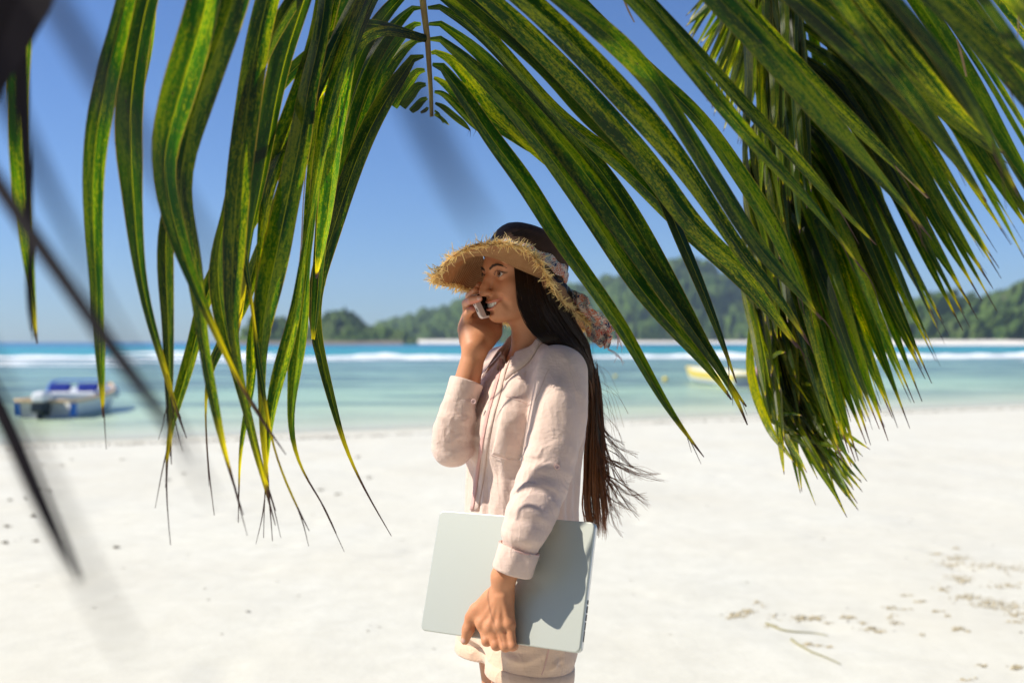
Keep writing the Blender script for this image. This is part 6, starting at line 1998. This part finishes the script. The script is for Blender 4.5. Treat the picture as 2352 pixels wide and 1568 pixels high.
def outboard(P, parent, z0, m_cowl, m_leg, tilt=.0, s=1.0):
    root = empty("outboard_motor", tuple(P(-.25, 0, z0))); root.parent = parent
    root.location = Vector(P(-.25, 0, z0)) - parent.location
    c = P(-.30, 0, z0 + .28 * s); fx = P(1, 0, 0) - P(0, 0, 0); fy = P(0, 1, 0) - P(0, 0, 0)
    mb = MB(); up = np.array([0, 0, 1.0]) + fx * tilt
    mb.box(c + up * .06 * s, fx * .24 * s, fy * .15 * s, up * .12 * s, bev=.06 * s); mb.build("cowl", m_cowl, root, smooth=False)
    mb = MB(); mb.box(c - up * .15 * s, fx * .23 * s, fy * .15 * s, up * .12 * s, bev=.04 * s)
    mb.box(c - up * .46 * s, fx * .09 * s, fy * .05 * s, up * .28 * s, bev=.02 * s); mb.box(c - up * .52 * s, fx * .16 * s, fy * .12 * s, up * .012 * s)
    mb.box(c - up * .22 * s + fx * .24 * s, fx * .08 * s, fy * .11 * s, up * .14 * s, bev=.02); mb.build("leg", m_leg, root)
m_white = simple("white_boat_paint", (.78, .79, .80), .35, .5, nz=.08, nscale=3)
m_grey = simple("pale_grey_boat_interior", (.62, .66, .70), .5, .4, nz=.1, nscale=4)
m_blue = simple("royal_blue_boat_trim", (.015, .16, .60), .45, .5)
m_navy = simple("dark_blue_seat_canvas", (.008, .03, .28), .8, .3, nz=.2, nscale=6)
m_black = simple("black_motor_leg", (.012, .02, .025), .4, .5)
m_yel = simple("yellow_boat_paint", (.80, .62, .13), .4, .5, nz=.1, nscale=4)
m_wood = simple("varnished_gunwale", (.72, .50, .28), .5, .4)

st = np.array([-11.50, 24.6, WATER_Z]); hd = (-.05, 1.0)
boat = empty("motorboat", tuple(st)); tag(boat, "white motorboat with royal blue trim and seats anchored in shallow water", "boat")
P, sect, ts = hull("hull", boat, st, hd, 4.2, 1.50, .42, m_white, m_grey, sheer=.55)
rail(P, sect, ts, .045, .02, m_wood, boat)
for sg in (-1, 1):
    mb = MB(); mb.box(P(-.09, sg * .68, .22), (P(0, 1, 0) - P(0, 0, 0)) * .075, (P(1, 0, 0) - P(0, 0, 0)) * .03, np.array([0, 0, .17]))
    mb.build("blue_trim", m_blue, boat)
fx = P(1, 0, 0) - P(0, 0, 0); fy = P(0, 1, 0) - P(0, 0, 0)
mb = MB(); mb.box(P(1.9, 0, .42), fx * .45, fy * .66, np.array([0, 0, .15]), bev=.05); mb.box(P(3.0, 0, .46), fx * .7, fy * .55, np.array([0, 0, .16]), bev=.08); mb.build("deck_house", m_grey, boat)
mb = MB()
for sg in (-1, 1):
    mb.box(P(1.75, sg * .36, .68), fx * .07, fy * .27, np.array([0, 0, .11]) + fx * .05, bev=.04)
mb.build("seat_back", m_navy, boat)
mb = MB()
ws = [P(1.7, -.70, .52), P(2.0, -.66, .82), P(2.05, 0, .86), P(2.0, .66, .82), P(1.7, .70, .52)]
mb.tube(spline(ws, 20), .028, 6); mb.build("windscreen_frame", m_blue, boat)
mb = MB(); mb.box(P(.35, 0, .30), fx * .22, fy * .68, np.array([0, 0, .03])); mb.build("thwart", m_wood, boat)
outboard(P, boat, .16, m_white, m_black, .25, 1.1)

st2 = np.array([9.95, 41.0, WATER_Z])
boat2 = empty("fishing_boat", tuple(st2)); tag(boat2, "long white fishing boat with a yellow gunwale moored off the beach", "boat")
P, sect, ts = hull("hull", boat2, st2, (-.19, .98), 7.2, 1.9, .50, m_white, m_grey, sheer=.30)
mb = MB()
for sg in (-1, 1):
    rows = []
    for t in ts:
        rows.append([P(sect(t, k)[0], sg * (sect(t, k)[1] + .014), sect(t, k)[2] + (.03 if k == 1 else 0)) for k in (.66, .82, 1.0)])
    rows = np.array(rows).reshape(-1, 3); n_ = len(ts)
    mb.add(rows, [(i * 3 + j, (i + 1) * 3 + j, (i + 1) * 3 + j + 1, i * 3 + j + 1) for i in range(n_ - 1) for j in range(2)])
mb.build("yellow_band", m_yel, boat2)
rail(P, sect, ts, .05, .03, m_yel, boat2)
fx = P(1, 0, 0) - P(0, 0, 0); fy = P(0, 1, 0) - P(0, 0, 0)
for q in (1.4, 3.4):
    mb = MB(); mb.box(P(q, 0, .34), fx * .16, fy * .80, np.array([0, 0, .03])); mb.build("thwart", m_wood, boat2)
outboard(P, boat2, .26, simple("pale_pink_motor_cowl", (.62, .34, .32), .4), m_black, .2, 1.2)

m_buoy = simple("yellow_buoy_plastic", (.80, .62, .06), .45, .5)
m_rope = simple("mooring_rope", (.45, .38, .22), .8)
def buoy(x, y, r, label):
    v, f = [], []
    for i in range(9):
        th_ = math.pi * i / 8
        for j in range(14):
            a = 2 * math.pi * j / 14; s_ = math.sin(th_) * (1 + .15 * math.cos(th_))
            v.append((x + r * s_ * math.cos(a), y + r * s_ * math.sin(a), WATER_Z + r * .45 + r * 1.05 * math.cos(th_)))
    f = [(i * 14 + j, (i + 1) * 14 + j, (i + 1) * 14 + (j + 1) % 14, i * 14 + (j + 1) % 14) for i in range(8) for j in range(14)]
    root = empty("buoy", (x, y, WATER_Z)); tag(root, label, "buoy", "yellow mooring buoys floating in the lagoon")
    mesh("float", np.array(v), f, m_buoy, root)
    mb = MB(); mb.tube([(x + r * .22 * math.cos(a), y, WATER_Z + r * 1.62 + r * .22 * math.sin(a)) for a in np.linspace(0, 2 * math.pi, 12)], r * .06, 5, cap=False); mb.build("ring", m_rope, root)
buoy(7.35, 47.8, .13, "larger yellow buoy nearer the yellow boat")
buoy(5.45, 52.5, .09, "small pale yellow buoy nearer the person")

# ---- litter on the sand
def gpt(px_, py_):
    t = CAM_Z / ((py_ - 784) / FPX); return np.array([(px_ - 1176) / FPX * t, t, 0.0])
def ground_z(x, y):
    return float(sandz(np.array([[x]]), np.array([[y]]))[0, 0])
m_weed = simple("dry_seaweed_crumbs", (.47, .40, .26), .9, .2, nz=.5, nscale=20)
m_weed2 = simple("dark_leaf_crumbs", (.12, .095, .06), .9, .2, nz=.5, nscale=20)
lr = np.random.default_rng(4)
def crumbs(name, pts, mat, label):
    v, f, n = [], [], 0
    P0 = np.array([p[:2] for p in pts]); Z = sandz(P0[:, :1], P0[:, 1:]).ravel()
    for (x, y, s_), z in zip(pts, Z):
        a = lr.uniform(0, 6.28); c, s2 = math.cos(a), math.sin(a)
        q = np.array([(-1, -.35, .1), (0, -.5, .55), (1, -.2, .15), (1.1, .3, .0), (0, .45, .35), (-.9, .4, .05)]) * [s_, s_, s_ * .8] * lr.uniform(.6, 1.2, (6, 3))
        v.append(np.stack([x + q[:, 0] * c - q[:, 1] * s2, y + q[:, 0] * s2 + q[:, 1] * c, z + q[:, 2] + .001], 1)); f += [(n, n + 1, n + 4, n + 5), (n + 1, n + 2, n + 3, n + 4)]; n += 6
    o = mesh(name, np.vstack(v), f, mat, smooth=False); return tag(o, label, None, None, "stuff")
def z5(x, y): return gpt(1561.9 + x * .33594, 1194.4 + y * .33594)
A = []
for (x, y, sx, sy, n_) in [(380,640,60,22,70),(460,610,40,16,40),(525,548,22,8,20),(570,575,20,14,8),(650,640,50,20,16),(620,700,50,16,20),(830,645,50,16,60),(930,650,50,14,50),(1020,680,40,8,14),(1145,645,40,10,40),(1250,680,20,8,14),
        (1300,715,50,14,46),(1360,740,30,8,20),(1430,580,45,10,30),(1550,590,30,8,12),(1440,640,50,16,20),(1460,680,60,12,22),(870,830,30,12,34),(940,840,30,8,16),(1020,850,24,8,18),(1640,540,40,7,26),(1560,500,40,10,12),
        (1750,605,30,6,16),(1830,640,30,10,12),(1900,740,40,12,40),(1970,755,14,6,8),(1660,775,30,8,10),(1890,200,24,8,18),(1760,240,40,8,30),(1880,270,90,20,80),(2100,310,150,20,90),(2280,330,100,24,60),(1850,300,60,10,40),
        (1900,385,80,14,60),(1940,410,50,14,50),(2200,440,120,20,60),(1800,460,60,14,40),(1950,510,90,20,80),(2100,550,120,30,130),(2250,570,100,24,90),(2300,620,80,26,50),(2300,680,60,10,24),(2300,1005,40,14,44),(2060,985,50,8,10),(1950,1090,60,10,12)]:
    for k in range(n_):
        p = z5(x + lr.normal(0, sx * .6), y + lr.normal(0, sy * .6)); A.append((p[0], p[1], lr.uniform(.004, .013)))
crumbs("seaweed_litter", A, m_weed, "tan seaweed crumbs strewn over the sand at the lower right")
A = []
for k in range(170):
    px_, py_ = lr.uniform(0, 2352), 1010 + 480 * lr.random() ** 1.6
    if py_ < 1040 + .0 * px_ and px_ > 1500 and py_ < 960: continue
    p = gpt(px_, py_); A.append((p[0], p[1], lr.uniform(.004, .012) * (1.5 if lr.random() < .1 else 1)))
for x, y in [(150,1230),(190,1320),(205,1450),(40,1370),(60,1240),(690,980),(655,1490),(940,1115),(1030,1070),(2010,975),(1240,925),(1800,1170),(400,980),(340,1020),(230,1010),(1890,1200),(2070,1100),(270,1190),(30,1460),(205,1180)]:
    for k in range(12):
        p = gpt((x / 2.24 + lr.normal(0, 4)) * .91875, (700 + y / 2.24) * .91875 + lr.normal(0, 1.1)); A.append((p[0], p[1], lr.uniform(.010, .022)))
for k in range(1900):    # tide line
    x = lr.uniform(-14, 22); y = 22.6 + .46 * x - 3.1 + lr.normal(0, .28) + .4 * math.sin(x * .7)
    A.append((x, y, lr.uniform(.012, .045)))
crumbs("tide_line_crumbs", A, m_weed2, "dark crumbs of leaf and coral along the tide line")
m_twig = simple("dry_palm_stem", (.30, .27, .13), .8, .2)
for pl_, lb in (([(760,800),(810,842),(860,872),(905,898),(960,920),(1030,950),(1098,980)], "thin dry stem lying alone at the lower right of the sand"),
            ([(588,690),(640,712),(700,735),(780,745),(850,747),(930,747),(1010,770)], "curved brown stem lying among the seaweed crumbs")):
    q = [z5(x, y) for x, y in pl_]; q = [np.array([p[0], p[1], ground_z(p[0], p[1]) + .006]) for p in q]
    mb = MB(); mb.tube(spline(q, 26), np.linspace(.0055, .002, 26), 6)
    tag(mb.build("twig", m_twig, None, smooth=True), lb, "twig", "dry stems on the sand")

# ---- shrubs and trees behind the camera: the lid and the shade reflect their green
def make_foliage():
    t = NT("beach_shrub_foliage")
    n = t.noise(t.pos(), 1.4, 3)
    c = t.mix(n, (.03, .065, .018), (.10, .15, .04))
    a = t.princ(color=c, rough=.5, spec=.4); tr = t.n("ShaderNodeBsdfTranslucent"); t.l(c, tr.inputs[0])
    return t.done(t.shmix(.3, a, tr.outputs[0]))
m_fol = make_foliage()
v, n = [], 0
blobs = [(x, -8.5 - 2 * lr.random(), lr.uniform(.8, 11), lr.uniform(1.5, 2.4)) for x in np.linspace(-24, 14, 40) for _ in range(4)]
for (x, y, z, r) in blobs:
    m = 420
    d = lr.normal(0, 1, (m, 3)); d /= np.linalg.norm(d, axis=1)[:, None]
    c = np.array([x, y, z]) + d * r * lr.uniform(.55, 1, (m, 1)) * [1, 1, .9]
    c[:, 2] = np.maximum(c[:, 2], .1)
    a = lr.normal(0, 1, (m, 3)); a /= np.linalg.norm(a, axis=1)[:, None]; b = np.cross(a, d + lr.normal(0, .6, (m, 3))); b /= np.linalg.norm(b, axis=1)[:, None]
    s_ = lr.uniform(.10, .20, (m, 1))
    v.append(np.stack([c - a * s_, c + b * s_ * .5, c + a * s_, c - b * s_ * .5], 1).reshape(-1, 3))
v = np.vstack(v)
tag(mesh("beach_shrubs", v, np.arange(len(v)).reshape(-1, 4), m_fol, smooth=False), "dense green beach shrubs behind the viewpoint", None, None, "stuff")

# ---- haze
def make_haze():
    m = bpy.data.materials.new("sea_haze"); m.use_nodes = True
    nt = m.node_tree
    for n_ in list(nt.nodes): nt.nodes.remove(n_)
    o = nt.nodes.new("ShaderNodeOutputMaterial"); pv = nt.nodes.new("ShaderNodeVolumePrincipled")
    pv.inputs["Color"].default_value = (.62, .82, 1.0, 1); pv.inputs["Density"].default_value = .00020; pv.inputs["Anisotropy"].default_value = .1
    nt.links.new(pv.outputs[0], o.inputs["Volume"]); return m
mb = MB(); mb.box((0, 1340, 55), (5200, 0, 0), (0, 1380, 0), (0, 0, 110))
hz = mb.build("haze", make_haze(), None); tag(hz, "thin sea haze over the bay", None, None, "stuff")
